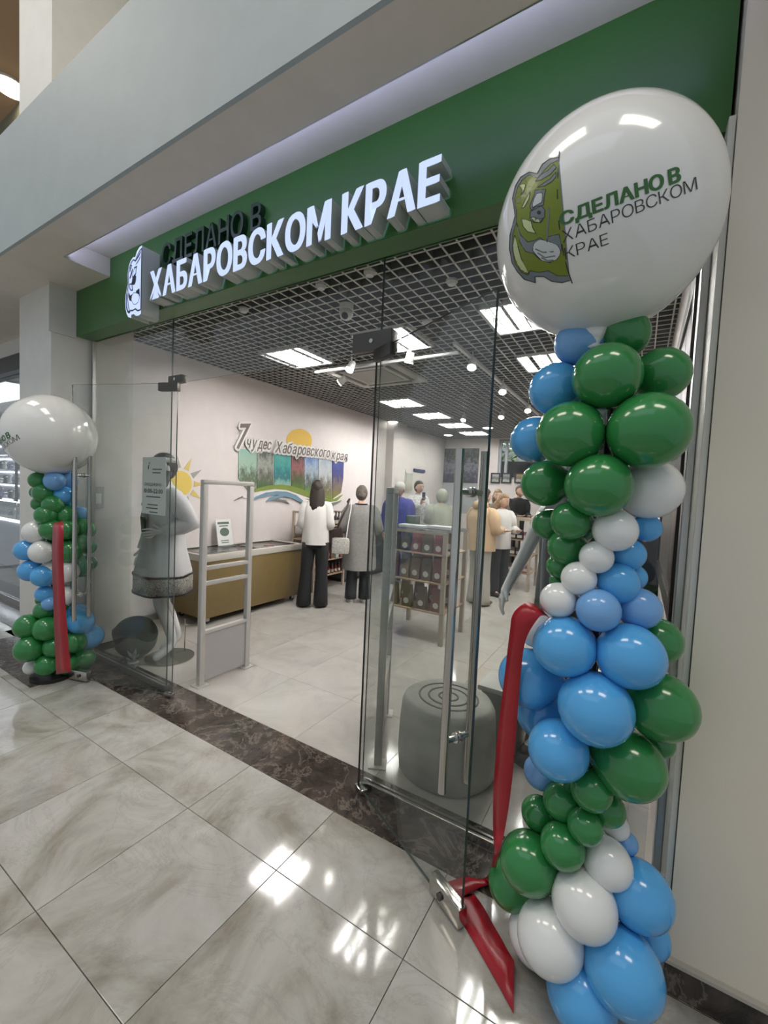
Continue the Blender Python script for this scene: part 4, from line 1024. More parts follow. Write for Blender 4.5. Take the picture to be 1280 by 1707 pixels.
for sx in (-1,):
    obj('braid', MB().tube([(mf.hc.x+.07*k*sx, mf.hc.y-.03, mf.hc.z-.03), (.1*sx*k, .03, 1.47*k), (.105*sx*k, .15*k, 1.36*k), (.1*sx*k, .18*k, 1.2*k), (.1*sx*k, .18*k, 1.08*k)], [.028, .027, .026, .025, .014], 10), hair_dark, mf.t, smooth='all', local=True)
obj('chest_braid', MB().tube([(-.07*k, .1*k, 1.45*k), (0, .15*k, 1.36*k), (.08*k, .15*k, 1.3*k), (.16*k, .1*k, 1.2*k)], .007, 6), band_dark, mf.t, local=True)
for sd in 'LR':
    w, e = mf.N['wrist'+sd][0]*k, mf.N['elbow'+sd][0]*k; d = (e-w).normalized()
    obj('cuff_braid', MB().cyl(w+d*.01, w+d*.03, .053*k, n=16), band_dark, mf.t, smooth=True, local=True)
obj('base_disc', MB().cyl((-.02, -.06, -.012), (-.02, -.06, -.002), .2, n=36), [glass_mat('base_glass', (.78, .8, .79), 1.2)], mf.t, local=True)
obj('support_rod', MB().cyl((.03, -.2, -.002), (.03, -.2, .3), .006, n=8), chrome, mf.t, local=True)

# 2: male mannequin in dark waistcoat, behind the tall column
m2f = Figure('mannequin', 'grey-white mannequin in a dark waistcoat, its bare arm showing left of the tall balloon column', 'mannequin', (-.32, 2.66, .012), (-.5, -1), 1.84, manq,
    {'R': ((-.27, -.05, 1.13), (-.3, .06, .88), (0, .3, -1), (1, 0, 0)), 'L': ((.285, .02, 1.12), (.33, .12, .9), (.05, .3, -1), (-.6, -.8, 0))}, head=(.1, 0), face='plain')
m2f.top(dark_cloth, hem=.84, rx=.19, ry=.14, sleeves=None, nm='waistcoat', fold=.02)
for sx in (-1, 1):
    obj('front_stripe', MB().tube([(.09*sx, .135, 1.4), (.07*sx, .165, 1.25), (.06*sx, .17, 1.05), (.06*sx, .165, .9)], .012, 8), mat('stripe_grey', (.28, .29, .29), .7), m2f.t, local=True)
m2f.trousers(black_cloth, .095); m2f.shoes(black)
obj('base_plate', MB().box((-.2, -.14, -.012), (.2, .24, -.002), bevel=.004), black, m2f.t, local=True)

# ================================================================== SECURITY GATES
def gate(label, x0, y0, x1, y1, grp='anti-theft gates'):
    t = thing('security_gate', label, 'security gate', ((x0+x1)/2, (y0+y1)/2, 0), math.atan2(y1-y0, x1-x0), grp)
    L = math.hypot(x1-x0, y1-y0); h = L/2
    am = mat('gate_aluminium', (.62, .6, .57), .4, .35)
    for s in (-1, 1): obj('post', MB().box((s*h-.022, -.022, 0), (s*h+.022, .022, 1.56), bevel=.008), am, t, smooth=True, local=True)
    obj('top_bar', MB().box((-h-.022, -.022, 1.56), (h+.022, .022, 1.595), bevel=.008), am, t, smooth=True, local=True)
    for z in (.78, .9): obj('cross_bar', MB().box((-h, -.018, z), (h, .018, z+.032), bevel=.006), am, t, smooth=True, local=True)
    obj('lower_panel', MB().box((-h, -.012, .03), (h, .012, .4), bevel=.004), mat('gate_panel', (.42, .4, .4), .45), t, local=True)
    obj('panel_rail', MB().box((-h, -.018, .4), (h, .018, .43), bevel=.005), am, t, local=True)
    for s in (-1, 1): obj('foot_plate', MB().box((s*h-.05, -.05, 0), (s*h+.05, .05, .008)), am, t, local=True)
    return t
gate('grey aluminium anti-theft gate in front of the long olive freezer', -2.82, 2.02, -2.82, 2.46)
gate('grey aluminium anti-theft gate behind the right glass door', -1.19, 2.02, -1.44, 2.52)

# ================================================================== FREEZER
fz = thing('chest_freezer', 'long olive brown chest freezer with sliding glass lids along the left wall', 'freezer', (-4.27, 3.6, 0))
olive = mat('olive_brown_enamel', (.17, .12, .045), .35, noise=.06)
fx0, fx1, fy0, fy1 = -4.58, -3.96, 2.86, 4.4
obj('cabinet', MB().box((fx0, fy0, .075), (fx1, fy1, .72), bevel=.035), olive, fz, smooth=True)
rim = mat('freezer_rim', (.55, .52, .46), .4)
rb_ = MB()
for lo, hi in (((fx0-.005, fy0-.01), (fx0+.05, fy1+.01)), ((fx1-.05, fy0-.01), (fx1+.01, fy1+.01)), ((fx0, fy0-.01), (fx1, fy0+.05)), ((fx0, fy1-.05), (fx1, fy1+.01))):
    rb_.box((*lo, .71), (*hi, .785), bevel=.008)
obj('rim', rb_, rim, fz, smooth=True)
obj('inside_liner', MB().box((fx0+.05, fy0+.05, .7205), (fx1-.05, fy1-.05, .724)), mat('liner', (.62, .62, .62), .4), fz)
for a, b, z in ((fy0+.04, 3.66, .772), (3.6, fy1-.04, .762)):
    l_ = obj('glass_lid', MB().box((fx0+.045, a, z), (fx1-.045, b, z+.006)), glass, fz)
    fr = MB(); fr.box((fx0+.045, a, z+.006), (fx0+.07, b, z+.014)); fr.box((fx1-.07, a, z+.006), (fx1-.045, b, z+.014)); fr.box((fx0+.07, a, z+.006), (fx1-.07, a+.025, z+.014)); fr.box((fx0+.07, b-.025, z+.006), (fx1-.07, b, z+.014))
    obj('lid_frame', fr, dark_steel, l_)
for x in (fx0+.08, fx1-.08):
    for y in (fy0+.1, fy1-.1):
        c_ = obj('caster', MB().cyl((x-.012, y, .035), (x+.012, y, .035), .035, n=14), black, fz)
        obj('caster_fork', MB().box((x-.02, y-.02, .03), (x+.02, y+.02, .08)), alu, c_)
random.seed(3)
for i in range(9):
    x = random.uniform(fx0+.15, fx1-.15); y = fy0+.2+i*.135
    c_ = [(.5, .12, .1), (.2, .28, .4), (.55, .5, .4), (.7, .7, .68)][i % 4]
    o = obj('frozen_pack', MB().box((x-.06, y-.045, .7245), (x+.06, y+.045, .755), bevel=.01), mat('pack_%d' % (i % 4), c_, .35), None, smooth=True)
    tag(o, '%s small frozen pack from the near end of the olive chest freezer' % ORD[i], 'food pack', 'packs in the freezer')
# leaflet stand on the freezer
p = Vector((-4.46, 3.52, .786))
ls = thing('leaflet_stand', 'printed leaflet in a clear stand on the olive freezer', 'leaflet', p)
tilt = Matrix.Rotation(math.radians(-12), 3, 'Y')
obj('card', MB().box((p.x-.003, p.y-.115, p.z), (p.x+.003, p.y+.115, p.z+.33), rot=tilt, org=p), mat('card_white', (.72, .72, .7), .4), ls)
lp = MB()
for (a, b, z0, z1) in ((-.09, .08, .27, .3), (-.07, .06, .24, .255), (-.06, .05, .03, .04), (-.07, .05, .055, .065)): lp.box((p.x+.0032, p.y+a, p.z+z0), (p.x+.004, p.y+b, p.z+z1), rot=tilt, org=p)
lp.add([p+tilt @ Vector((.0042, .07*math.cos(2*PI*i/20), .17+.055*math.sin(2*PI*i/20))) for i in range(20)], [tuple(range(20))])
obj('card_print', lp, mat('card_ink', (.1, .14, .11), .5), ls)
obj('stand_foot', MB().box((p.x-.005, p.y-.11, p.z), (p.x+.1, p.y+.11, p.z+.004)), glass, ls)

# ================================================================== RACKS AND GOODS
def rack(t, x0, x1, y0, y1, h, zs, pm, sm, post=.022):
    for x in (x0, x1):
        for y in (y0, y1): obj('post', MB().box((x-post, y-post, 0), (x+post, y+post, h), bevel=.004), pm, t)
    for z in zs:
        obj('shelf', MB().box((x0-post, y0-post, z-.014), (x1+post, y1+post, z), bevel=.003), sm, t)
    for y in (y0, y1): obj('top_rail', MB().box((x0-post, y-.012, h-.03), (x1+post, y+.012, h), bevel=.003), pm, t)
metalwood = mat('rack_frame', (.4, .34, .27), .45)
# centre rack with pouches
t = thing('display_rack', 'low wooden display rack of paper pouches behind the right glass door', 'rack', (-1.98, 4.25, 0))
rack(t, -2.34, -1.66, 3.97, 4.55, 1.17, (.335, .645, .94), metalwood, wood)
obj('glass_top', MB().box((-2.38, 3.93, 1.172), (-1.62, 4.59, 1.182)), glass, t)
def pouch(x, y, z, w, h, body, lbl_m, label, grp):
    o = thing('paper_pouch', label, 'pouch', (x, y, z), 0, grp)
    mb = MB(); d = .035
    mb.add([(-w/2, -d, 0), (w/2, -d, 0), (w/2, d, 0), (-w/2, d, 0), (-w/2, -d*1.1, h*.35), (w/2, -d*1.1, h*.35), (w/2, d*1.1, h*.35), (-w/2, d*1.1, h*.35), (-w/2*.97, -.004, h), (w/2*.97, -.004, h), (w/2*.97, .004, h), (-w/2*.97, .004, h)],
        [(0,3,2,1),(0,1,5,4),(1,2,6,5),(2,3,7,6),(3,0,4,7),(4,5,9,8),(5,6,10,9),(6,7,11,10),(7,4,8,11),(8,9,10,11)])
    obj('pouch_body', mb, body, o, local=True)
    lb = MB().add([(w*.3*math.cos(2*PI*i/14), -d*1.1-.003, h*.28+w*.3*math.sin(2*PI*i/14)) for i in range(14)], [tuple(range(14))])
    obj('round_label', lb, lbl_m, o, local=True); return o
kraft = [mat('kraft_%d' % i, c, .6, noise=.15) for i, c in enumerate([(.16, .095, .055), (.11, .07, .045), (.19, .07, .06), (.22, .14, .08)])]
plum = mat('plum_pouch', (.22, .05, .06), .5); dkp = mat('dark_pouch', (.035, .035, .045), .5)
lblm = mat('pouch_label', (.55, .53, .48), .5)
where = {.336: 'bottom', .646: 'middle', .941: 'top'}
for z, nrow, hh_ in ((.336, 4, .24), (.646, 5, .25), (.941, 5, .2)):
    for i in range(nrow):
        x = -2.26+i*(.52/(nrow-1)); body = kraft[(i+int(z*10)) % 4] if z < .9 else ([dkp, dkp, plum, kraft[1], plum][i])
        pos = ['leftmost', 'second from the left', 'third from the left', 'fourth from the left', 'rightmost'][i if i < nrow-1 else 4]
        pouch(x, 4.02, z, .105, hh_, body, lblm, '%s front pouch on the %s shelf of the low wooden rack' % (pos, where[z]), 'pouches on the centre rack')
        pouch(x, 4.3, z, .105, hh_, kraft[i % 4], lblm, '%s pouch from the left in the rear row, %s shelf of the low rack' % (ORD[i], where[z]), 'rear pouches on the %s shelf' % where[z])
bx_m = mat('flat_box', (.6, .62, .64), .4)
for x, y, w_, d_, l in ((-2.1, 4.1, .3, .14, 'flat pale box lying left on the glass top of the low rack'), (-1.82, 4.22, .26, .16, 'flat pale box lying right on the glass top of the low rack')):
    tag(obj('flat_box', MB().box((x-w_/2, y-d_/2, 1.183), (x+w_/2, y+d_/2, 1.215), bevel=.004), bx_m), l, 'box')
tag(obj('small_carton', MB().box((-2.25, 4.2, 1.183), (-2.13, 4.32, 1.3), bevel=.004), mat('carton_green', (.06, .09, .07), .4)), 'small dark carton standing on the glass top of the low rack', 'box')

# bottle rack at the left wall behind the two women
t = thing('bottle_rack', 'wooden wall rack of dark bottles and packs behind the woman in white', 'rack', (-4.3, 5.15, 0))
rack(t, -4.5, -4.08, 4.78, 5.52, 1.2, (.22, .46, .78, .98), metalwood, wood, .018)
def bottle(x, y, z, s, gm, label, grp):
    o = thing('bottle', label, 'bottle', (x, y, z), 0, grp)
    obj('flask', MB().lathe([(.034*s, 0), (.036*s, .01*s), (.036*s, .13*s), (.028*s, .16*s), (.013*s, .19*s), (.012*s, .235*s)], n=12), gm, o, smooth=True, local=True)
    obj('cap', MB().lathe([(.015*s, .225*s), (.015*s, .262*s)], n=10), black, o, local=True)
    obj('label_band', MB().lathe([(.0368*s, .03*s), (.0368*s, .1*s)], n=12), lblm, o, local=True); return o
bg = mat('dark_bottle', (.03, .012, .008), .12, coat=.4)
for z, nm in ((.985, 'upper'), (.785, 'middle')):
    for i in range(10):
        y = 4.82+i*.073
        for r, x in (('front', -4.12), ('rear', -4.24)): bottle(x, y, z+.001, .8, bg, '%s dark bottle from the left, %s row, %s shelf of the wall rack' % (ORD[i], r, nm), 'bottles, %s row, %s shelf' % (r, nm))
for i in range(6):
    pouch(-4.13, 4.86+i*.12, .466, .12, .22, [kraft[1], mat('mint_pack', (.4, .46, .4), .5), kraft[2]][i % 3], lblm, '%s pack from the left on the lower shelf of the wall rack' % ORD[i], 'packs on the wall rack')
for i in range(8): bottle(-4.12, 4.83+i*.09, .221, .62, mat('red_jar', (.16, .03, .02), .2), '%s small red jar from the left on the bottom wall rack shelf' % ORD[i], 'jars on the wall rack')
# dark counter farther along the left wall
t = thing('sales_counter', 'dark grey sales counter along the left wall beyond the woman in grey', 'counter', (-4.34, 6.4, 0))
obj('carcass', MB().box((-4.56, 5.62, .06), (-4.12, 7.5, .93), bevel=.004), mat('counter_dark', (.05, .055, .06), .4), t)
obj('worktop', MB().box((-4.58, 5.6, .93), (-4.09, 7.52, .965), bevel=.004), mat('counter_top', (.09, .1, .11), .25), t)
obj('plinth', MB().box((-4.54, 5.66, 0), (-4.16, 7.46, .06)), black, t)
for y, l in ((5.75, 'small black jar standing on the dark counter nearest the woman in grey'), (5.95, 'second small black jar standing on the dark counter')):
    o = thing('jar', l, 'jar', (-4.2, y, .966), 0)
    obj('pot', MB().lathe([(.04, 0), (.045, .02), (.045, .09), (.035, .11)], n=14), black, o, smooth=True, local=True); obj('lid', MB().lathe([(.038, .11), (.038, .135)], n=14), alu, o, local=True)
# right-hand shelf unit at the back
t = thing('shelf_unit', 'narrow wooden shelf unit of packs beside the man in black', 'shelf unit', (-1.68, 7.45, 0))
rack(t, -1.86, -1.5, 7.15, 7.75, 1.2, (.3, .58, .85), metalwood, wood, .022)
for z, zn in ((.301, 'bottom'), (.581, 'middle'), (.851, 'top')):
    for i in range(3):
        x = -1.79+i*.11
        o = thing('pack', '%s boxed pack from the left on the %s shelf of the narrow unit' % (ORD[i], zn), 'box', (x, 7.22, z), 0, 'packs on the narrow shelf unit')
        obj('carton', MB().box((-.045, -.06, 0), (.045, .06, .13), bevel=.004), [kraft[1], dkp, plum][i], o, local=True); obj('label_band', MB().box((-.04, -.0615, .03), (.04, -.06, .075)), lblm, o, local=True)

# ================================================================== PEOPLE
blouse = mat('white_blouse', (.8, .77, .74), .75, bump=.2, bscale=14)
f = Figure('person', 'woman with long dark hair in a white blouse and black trousers, back turned', 'person', (-3.6, 4.24, 0), (-.55, .83), 1.64, skin,
    {'L': ((.2, -.02, 1.12), (.13, .2, 1.06), (-.4, 1, .1), (-1, 0, .3)), 'R': ((-.2, -.01, 1.11), (-.1, .22, 1.12), (.5, 1, .1), (.3, 0, 1))}, {'L': ((.1, .01, .48), (.1, -.01, .09), (.13, .14, .035)), 'R': ((-.11, .0, .48), (-.13, -.02, .09), (-.17, .13, .035))}, head=(.1, -.12), wide=.84)
f.top(blouse, hem=.86, rx=.178, ry=.14, sleeves='elbow', loose=.95, shoulder=.165, nm='blouse', fold=.05); f.trousers(black_cloth, .1); f.shoes(black); f.hair(hair_dark, 'long', .3)
f = Figure('person', 'woman in a long grey coat and white shoes, a bag on her shoulder', 'person', (-3.28, 4.8, 0), (-.62, .78), 1.6, skin,
    {'L': ((.27, -.03, 1.1), (.2, .18, 1.0), (-.3, 1, 0), (-1, 0, .3)), 'R': ((-.27, -.02, 1.1), (-.2, .18, 1.04), (.4, 1, .1), (.3, 0, 1))}, head=(0, -.15), wide=1.0)
f.top(grey_cloth, hem=.5, rx=.225, ry=.185, sleeves='wrist', loose=1.2, nm='coat', fold=.05, shoulder=.21, hemr=1.12)
obj('collar_trim', MB().tube([f.L((.085*math.cos(a), -.012+.075*math.sin(a), 1.455))*f.k for a in [2*PI*i/16 for i in range(17)]], .009, 6), black_cloth, f.t, local=True)
f.trousers(mat('dark_trousers', (.022, .026, .03), .8), .088, foot=.06); f.shoes(mat('white_shoe', (.7, .69, .66), .5), mat('pale_sole', (.75, .74, .72), .6)); f.hair(hair_grey, 'bun')
# shoulder bag, hung on her left side
W4 = world_of(f.t)
bag = thing('shoulder_bag', 'white and black handbag with a dark strap on the grey coat\'s left shoulder', 'bag', W4 @ Vector((-.3, -.2, .7)))
def wp(x, y, z): return W4 @ Vector((x, y, z))
R4 = W4.to_3x3()
mb = MB(); c = wp(-.27, -.2, .82); mb.box((c.x-.12, c.y-.05, c.z-.12), (c.x+.12, c.y+.05, c.z+.1), bevel=.045, rot=R4, org=c)
obj('bag_body', mb, mat('woven_white', (.5, .48, .44), .7, noise=.35, nscale=60, bump=.4), bag, smooth=True)
mb = MB(); c = wp(-.33, -.17, .9); mb.box((c.x-.1, c.y-.03, c.z-.16), (c.x+.1, c.y+.03, c.z+.14), bevel=.02, rot=R4 @ Matrix.Rotation(-.25, 3, 'Y'), org=c)
obj('dark_pouch', mb, mat('dark_leather', (.03, .016, .014), .4), bag, smooth=True)
obj('strap', MB().tube([wp(-.33, -.17, 1.02), wp(-.27, -.2, 1.18), wp(-.2, -.18, 1.33), wp(-.17, -.06, 1.43), wp(-.19, .06, 1.39)], .014, 8), mat('dark_leather', (.03, .016, .014), .4), bag, smooth=True)
obj('white_strap', MB().tube([wp(-.2, -.225, .9), wp(-.18, -.225, 1.1), wp(-.15, -.2, 1.3), wp(-.14, -.09, 1.43)], .008, 8), white_cloth, bag, smooth=True)
# far group
beige = mat('beige_hoodie', (.62, .44, .27), .8, bump=.15, bscale=14)
f = Figure('person', 'person in a beige hooded jacket and pale trousers beside the steel door handle', 'person', (-1.9, 5.85, 0), (.45, .9), 1.64, skin, arms(FWD_L, FWD_R), head=(0, -.2), wide=1.1)
f.top(beige, hem=.82, rx=.23, ry=.19, loose=1.35, nm='hoodie', fold=.05, shoulder=.2)
obj('hood', MB().ball(f.L((0, -.06, 1.47))*f.k, (.13*f.k, .11*f.k, .08*f.k), 18, 12), beige, f.t, smooth='all', local=True)
f.trousers(mat('pale_trousers', (.42, .4, .36), .8), .1); f.shoes(mat('brown_shoe', (.05, .035, .025), .5)); f.hair(hair_dark, 'short')
f = Figure('person', 'blonde woman in a white top and black trousers, looking down beside the beige jacket', 'person', (-1.84, 6.62, 0), (.75, -.5), 1.58, skin, arms(FWD_L, FWD_R), head=(.2, -.3))
f.top(white_cloth, hem=.8, rx=.19, ry=.14, loose=1.2, nm='top', fold=.05); f.trousers(black_cloth, .1); f.shoes(black); f.hair(hair_blond, 'long', .2)
f = Figure('person', 'woman with light brown hair, only her face showing behind the blonde woman', 'person', (-2.3, 7.9, 0), (.4, -1), 1.66, skin, arms(), head=(0, -.15))
f.top(mat('brown_top', (.14, .1, .075), .8), hem=.8, rx=.19, ry=.14, nm='top'); f.trousers(black_cloth, .09); f.shoes(black); f.hair(hair_blond, 'long', .16)
f = Figure('person', 'grey-haired man in a black jacket leaning over, next to the narrow shelf unit', 'person', (-2.2, 8.75, 0), (.75, -.6), 1.8, skin, arms(FWD_L, FWD_R), head=(-.2, -.25), lean=.22, wide=1.1)
f.top(black_cloth, hem=.8, rx=.22, ry=.17, loose=1.2, nm='jacket', shoulder=.21); f.trousers(black_cloth, .1); f.shoes(black); f.hair(hair_grey, 'short')
hood_m = mat('pale_green_hoodie', (.4, .42, .35), .8, bump=.15)
f = Figure('person', 'person in a pale sage jacket, hood up, seen through the right door', 'person', (-2.98, 6.9, 0), (-.5, .85), 1.62, skin, arms(FWD_L, FWD_R), head=(0, -.3), lean=.2, wide=1.05)
f.top(hood_m, hem=.78, rx=.22, ry=.17, loose=1.35, nm='hoodie', shoulder=.2); f.trousers(mat('grey_trousers', (.2, .2, .2), .8), .09); f.shoes(black)
obj('hood', MB().ball(f.hc+Vector((0, -.03, 0)), (.115*f.k, .13*f.k, .145*f.k), 20, 14), hood_m, f.t, smooth='all', local=True)
f = Figure('person', 'dark-haired man in a white patterned shirt holding up a phone', 'person', (-3.77, 7.5, 0), (.8, -.35), 1.76, skin, arms(((.26, .05, 1.15), (.16, .27, 1.3), (-.2, .5, 1), (0, 1, 0)), FWD_R), head=(0, -.1))
f.top(mat('patterned_shirt', (.6, .6, .6), .7, noise=.35, nscale=30), hem=.8, rx=.2, ry=.15, loose=1.2, nm='shirt'); f.trousers(black_cloth, .09); f.shoes(black); f.hair(hair_dark, 'short')
hw = f.N['handL'][0]*f.k
ph = world_of(f.t) @ (hw+Vector((-.02, .03, .1)))
pt = thing('mobile_phone', 'dark mobile phone held up by the man in the patterned shirt', 'phone', ph)
obj('case', MB().box((ph.x-.038, ph.y-.006, ph.z-.07), (ph.x+.038, ph.y+.006, ph.z+.08), bevel=.006, rot=Matrix.Rotation(math.atan2(-.8, -.35), 3, 'Z'), org=ph), navy, pt, smooth=True)
blue_m = mat('royal_blue_jersey', (.045, .05, .3), .6)
f = Figure('person', 'figure in a long royal blue jacket with a white cap, behind the right anti-theft gate', 'person', (-3.55, 6.35, 0), (.6, -.8), 1.7, skin, arms(), head=(.3, 0))
f.top(blue_m, hem=.62, rx=.22, ry=.17, loose=1.3, nm='jacket', shoulder=.2, hemr=1.05); f.trousers(mat('pale_blue_trousers', (.14, .15, .26), .7), .09); f.shoes(mat('white_shoe', (.7, .69, .66), .5)); f.hair(hair_dark, 'short')
obj('cap', MB().ball(f.hc+Vector((0, -.005, .045)), (.094*f.k, .115*f.k, .09*f.k), 18, 10), white_cloth, f.t, smooth='all', local=True)

# ================================================================== STOOLS, BINS, BACK WALL
def stump(label, c, rx, ry, h, mm, ring_m, n=36):
    t = thing('stump_stool', label, 'stool', c)
    mb = MB(); prof = [(.93, 0), (1.0, .04), (1.03, .3), (1.0, .7), (.98, .9), (.93, .97), (.86, 1.0)]
    mb.rings([(c[0], c[1], c[2]+z*h, r*rx, r*ry) for r, z in prof], n, fold=.02, k=5)
    obj('bark', mb, mm, t, smooth='all')
    for r in (.62, .42, .2):
        obj('growth_ring', MB().tube([(c[0]+r*rx*math.cos(2*PI*i/28), c[1]+r*ry*math.sin(2*PI*i/28), c[2]+h) for i in range(29)], .006, 6), ring_m, t, smooth=True)
    return t
stm = mat('stump_grey', (.3, .3, .27), .7, noise=.2, nscale=6, bump=.3, bscale=12)
stump('big grey stump-shaped stool with rings on top behind the right glass door', (-.86, 2.22, 0), .27, .25, .42, stm, mat('ring_dark', (.1, .1, .09), .7))
t = thing('lidded_bin', 'square grey bin with a pale lid right behind the stump stool', 'bin', (-.66, 2.68, 0))
obj('tub', MB().box((-.78, 2.54, 0), (-.54, 2.82, .36), bevel=.03), mat('bin_grey', (.22, .22, .21), .4), t, smooth=True)
obj('lid', MB().box((-.795, 2.525, .36), (-.525, 2.835, .395), bevel=.015), mat('bin_lid', (.4, .4, .37), .35), t, smooth=True)
c = pz(222, 1092, 0)
t = thing('boulder_stool', 'round grey boulder-shaped stool behind the left glass, dark cloth over it', 'stool', (-3.76, 2.03, 0))
mb = MB().ball((-3.76, 2.03, .17), (.18, .17, .18), 30, 18, warp=lambda v: Vector((v.x, v.y, max(v.z, -.94)))*(1+.03*math.sin(5*v.x+3*v.z)))
obj('seat_body', mb, mat('boulder_grey', (.2, .2, .185), .6, noise=.2, bump=.2), t, smooth='all')
mb = MB().ball((-3.76, 2.03, .174), (.187, .177, .184), 30, 18, warp=lambda v: Vector((v.x, v.y, max(v.z, .15+.25*math.sin(4*v.x+2*v.y))))*(1+.02*math.sin(7*v.x)))
obj('draped_cloth', mb, mat('drape_dark', (.05, .055, .055), .9), t, smooth='all')
fl = thing('frost_bouquet', 'small silvery frosted bouquet on the floor behind the left glass', 'ornament', (-3.55, 1.9, 0))
stem = MB(); random.seed(5)
obj('holder', MB().lathe([(.035, 0), (.045, .04), (.03, .05)], (-3.55, 1.9, 0), 12), mat('silver_pot', (.4, .41, .4), .4), fl)
for i in range(14):
    a = random.uniform(0, 2*PI); e = random.uniform(.4, 1.4); d = Vector((math.cos(a)*math.cos(e), math.sin(a)*math.cos(e), math.sin(e))); L = random.uniform(.06, .12)
    o0 = Vector((-3.55, 1.9, .045)); s_ = d.cross(Vector((.3, .2, 1))).normalized()*.014
    mb = MB().add([o0, o0+d*L*.6-s_, o0+d*L, o0+d*L*.6+s_, o0+d*L*.6+Vector((0, 0, .006))], [(0, 1, 4), (1, 2, 4), (2, 3, 4), (3, 0, 4), (0, 3, 2, 1)])
    obj('frosted_leaf', mb, mat('frost', (.42, .47, .45), .5), fl)

# framed pictures, poster, signs at the back
a, b = py(742, 748, 10.6), py(796, 806, 10.6)
po = thing('tall_poster', 'tall dark forest poster on the back wall behind the steel door handles', 'poster', ((a.x+b.x)/2, 10.57, 1.0))
obj('print_sheet', MB().box((a.x, 10.575, b.z), (b.x, 10.598, a.z)), picture_mat('poster_print', [(.03, .03, .04), (.06, .06, .09), (.2, .2, .24), (.03, .035, .03), (.12, .14, .12)], 9), po)
obj('lower_board', MB().box((a.x, 10.58, 1.05), (b.x, 10.598, b.z-.005)), mat('board_grey', (.42, .43, .46), .5), po)
for i, x in enumerate((826, 844, 866)):
    c = py(x, 797, 10.6); z0 = c.z
    t = thing('framed_picture', '%s of three small black framed pictures below the back window' % ('leftmost', 'middle one', 'rightmost')[i], 'picture', (c.x, 10.58, z0-.13), 0, 'small framed pictures')
    fm = MB()
    for lo, hi in (((-.12, -.13), (-.085, .13)), ((.085, -.13), (.12, .13)), ((-.085, -.13), (.085, -.095)), ((-.085, .095), (.085, .13))): fm.box((c.x+lo[0], 10.572, z0+lo[1]), (c.x+hi[0], 10.598, z0+hi[1]))
    obj('frame', fm, black, t); obj('picture_sheet', MB().box((c.x-.085, 10.585, z0-.095), (c.x+.085, 10.597, z0+.095)), picture_mat('small_print_%s' % 'abc'[i], [(.6, .6, .58), (.1, .1, .1), [(.55, .55, .55), (.4, .42, .44), (.5, .36, .1)][i]], 5), t)
c = wl(697, 784)
def wall_panel(name, label, cat, x0, y0, x1, y1, mm, fm=None, X=-4.6):
    a, b = pX(x0, y0, X), pX(x1, y1, X)
    t = thing(name, label, cat, (X, (a.y+b.y)/2, b.z))
    if fm: obj('frame', MB().box((X, a.y-.03, b.z-.03), (X+.02, b.y+.03, a.z+.03)), fm, t)
    obj('face', MB().box((X+(.0201 if fm else 0), a.y, b.z), (X+.028, b.y, a.z)), mm, t); return t
wall_panel('wall_sign', 'small dark blue sign plate high on the left wall near the far corner', 'sign', 689, 781, 707, 788, mat('sign_blue', (.03, .04, .14), .4))
a_ = pX(691, 783.5, -4.57); b_ = pX(705, 785.5, -4.57)
wall_panel('wall_picture', 'brown forest picture on the far left wall behind the royal blue jacket', 'picture', 661, 783, 672, 818, picture_mat('forest_print', [(.1, .08, .06), (.25, .22, .18), (.12, .11, .09)], 8), mat('picture_brown', (.2, .17, .14), .5))
wall_panel('wall_picture', 'pale landscape picture beside the brown forest picture on the far left wall', 'picture', 676, 788, 685, 818, picture_mat('pale_print', [(.5, .48, .36), (.6, .58, .5), (.5, .52, .48)], 6), white_pl)

# right inner wall: large framed board, rail, black board
t = thing('large_picture', 'large black framed dark picture on the right inner wall beside the aluminium profile', 'picture', (.13, 2.65, 1.15))
fm = MB()
for lo, hi in (((1.91, 1.12), (1.99, 2.46)), ((3.32, 1.12), (3.4, 2.46)), ((1.99, 2.38), (3.32, 2.46)), ((1.99, 1.12), (3.32, 1.2))): fm.box((.118, lo[0], lo[1]), (.149, hi[0], hi[1]), bevel=.004)
obj('frame', fm, mat('frame_blackbrown', (.02, .014, .012), .3), t)
obj('picture_sheet', MB().box((.13, 1.99, 1.2), (.148, 3.32, 2.38)), picture_mat('panel_print', [(.05, .04, .035), (.12, .1, .09), (.06, .05, .045), (.22, .2, .19), (.04, .03, .03)], 11), t)
t = thing('garment_rail', 'white metal garment rail along the right inner wall behind the tall balloon column', 'rail', (-.02, 3.7, 0))
wm = mat('rail_white', (.75, .74, .72), .3)
for y in (3.45, 4.3):
    obj('upright', MB().cyl((-.02, y, 0), (-.02, y, 1.5), .016, n=10), wm, t, smooth=True); obj('foot_bar', MB().box((-.18, y-.018, 0), (.1, y+.018, .025)), wm, t)
obj('hanging_rod', MB().cyl((-.02, 3.43, 1.47), (-.02, 4.32, 1.47), .014, n=10), wm, t, smooth=True)
obj('lower_rod', MB().cyl((-.02, 3.45, .75), (-.02, 4.3, .75), .01, n=10), wm, t, smooth=True)
for i, (y, mm, l) in enumerate(((3.6, black_cloth, 'black'), (3.85, dark_cloth, 'charcoal'), (4.1, mat('brown_cloth', (.08, .05, .04), .8), 'brown'))):
    g = thing('hanging_garment', '%s garment hanging on the white rail by the right inner wall' % l, 'garment', (-.02, y, .7))
    mb = MB(); mb.rings([(-.02, y, z, a, b) for z, a, b in ((.72, .17, .05), (.95, .165, .045), (1.2, .17, .045), (1.33, .16, .04), (1.4, .05, .03))], 18, fold=.08, k=4, ph=i)
    obj('cloth', mb, mm, g, smooth='all'); obj('hanger_hook', MB().tube([(-.02, y, 1.39), (-.02, y, 1.45), (-.005, y, 1.485), (-.02, y, 1.487), (-.036, y, 1.47)], .003, 6), chrome, g)

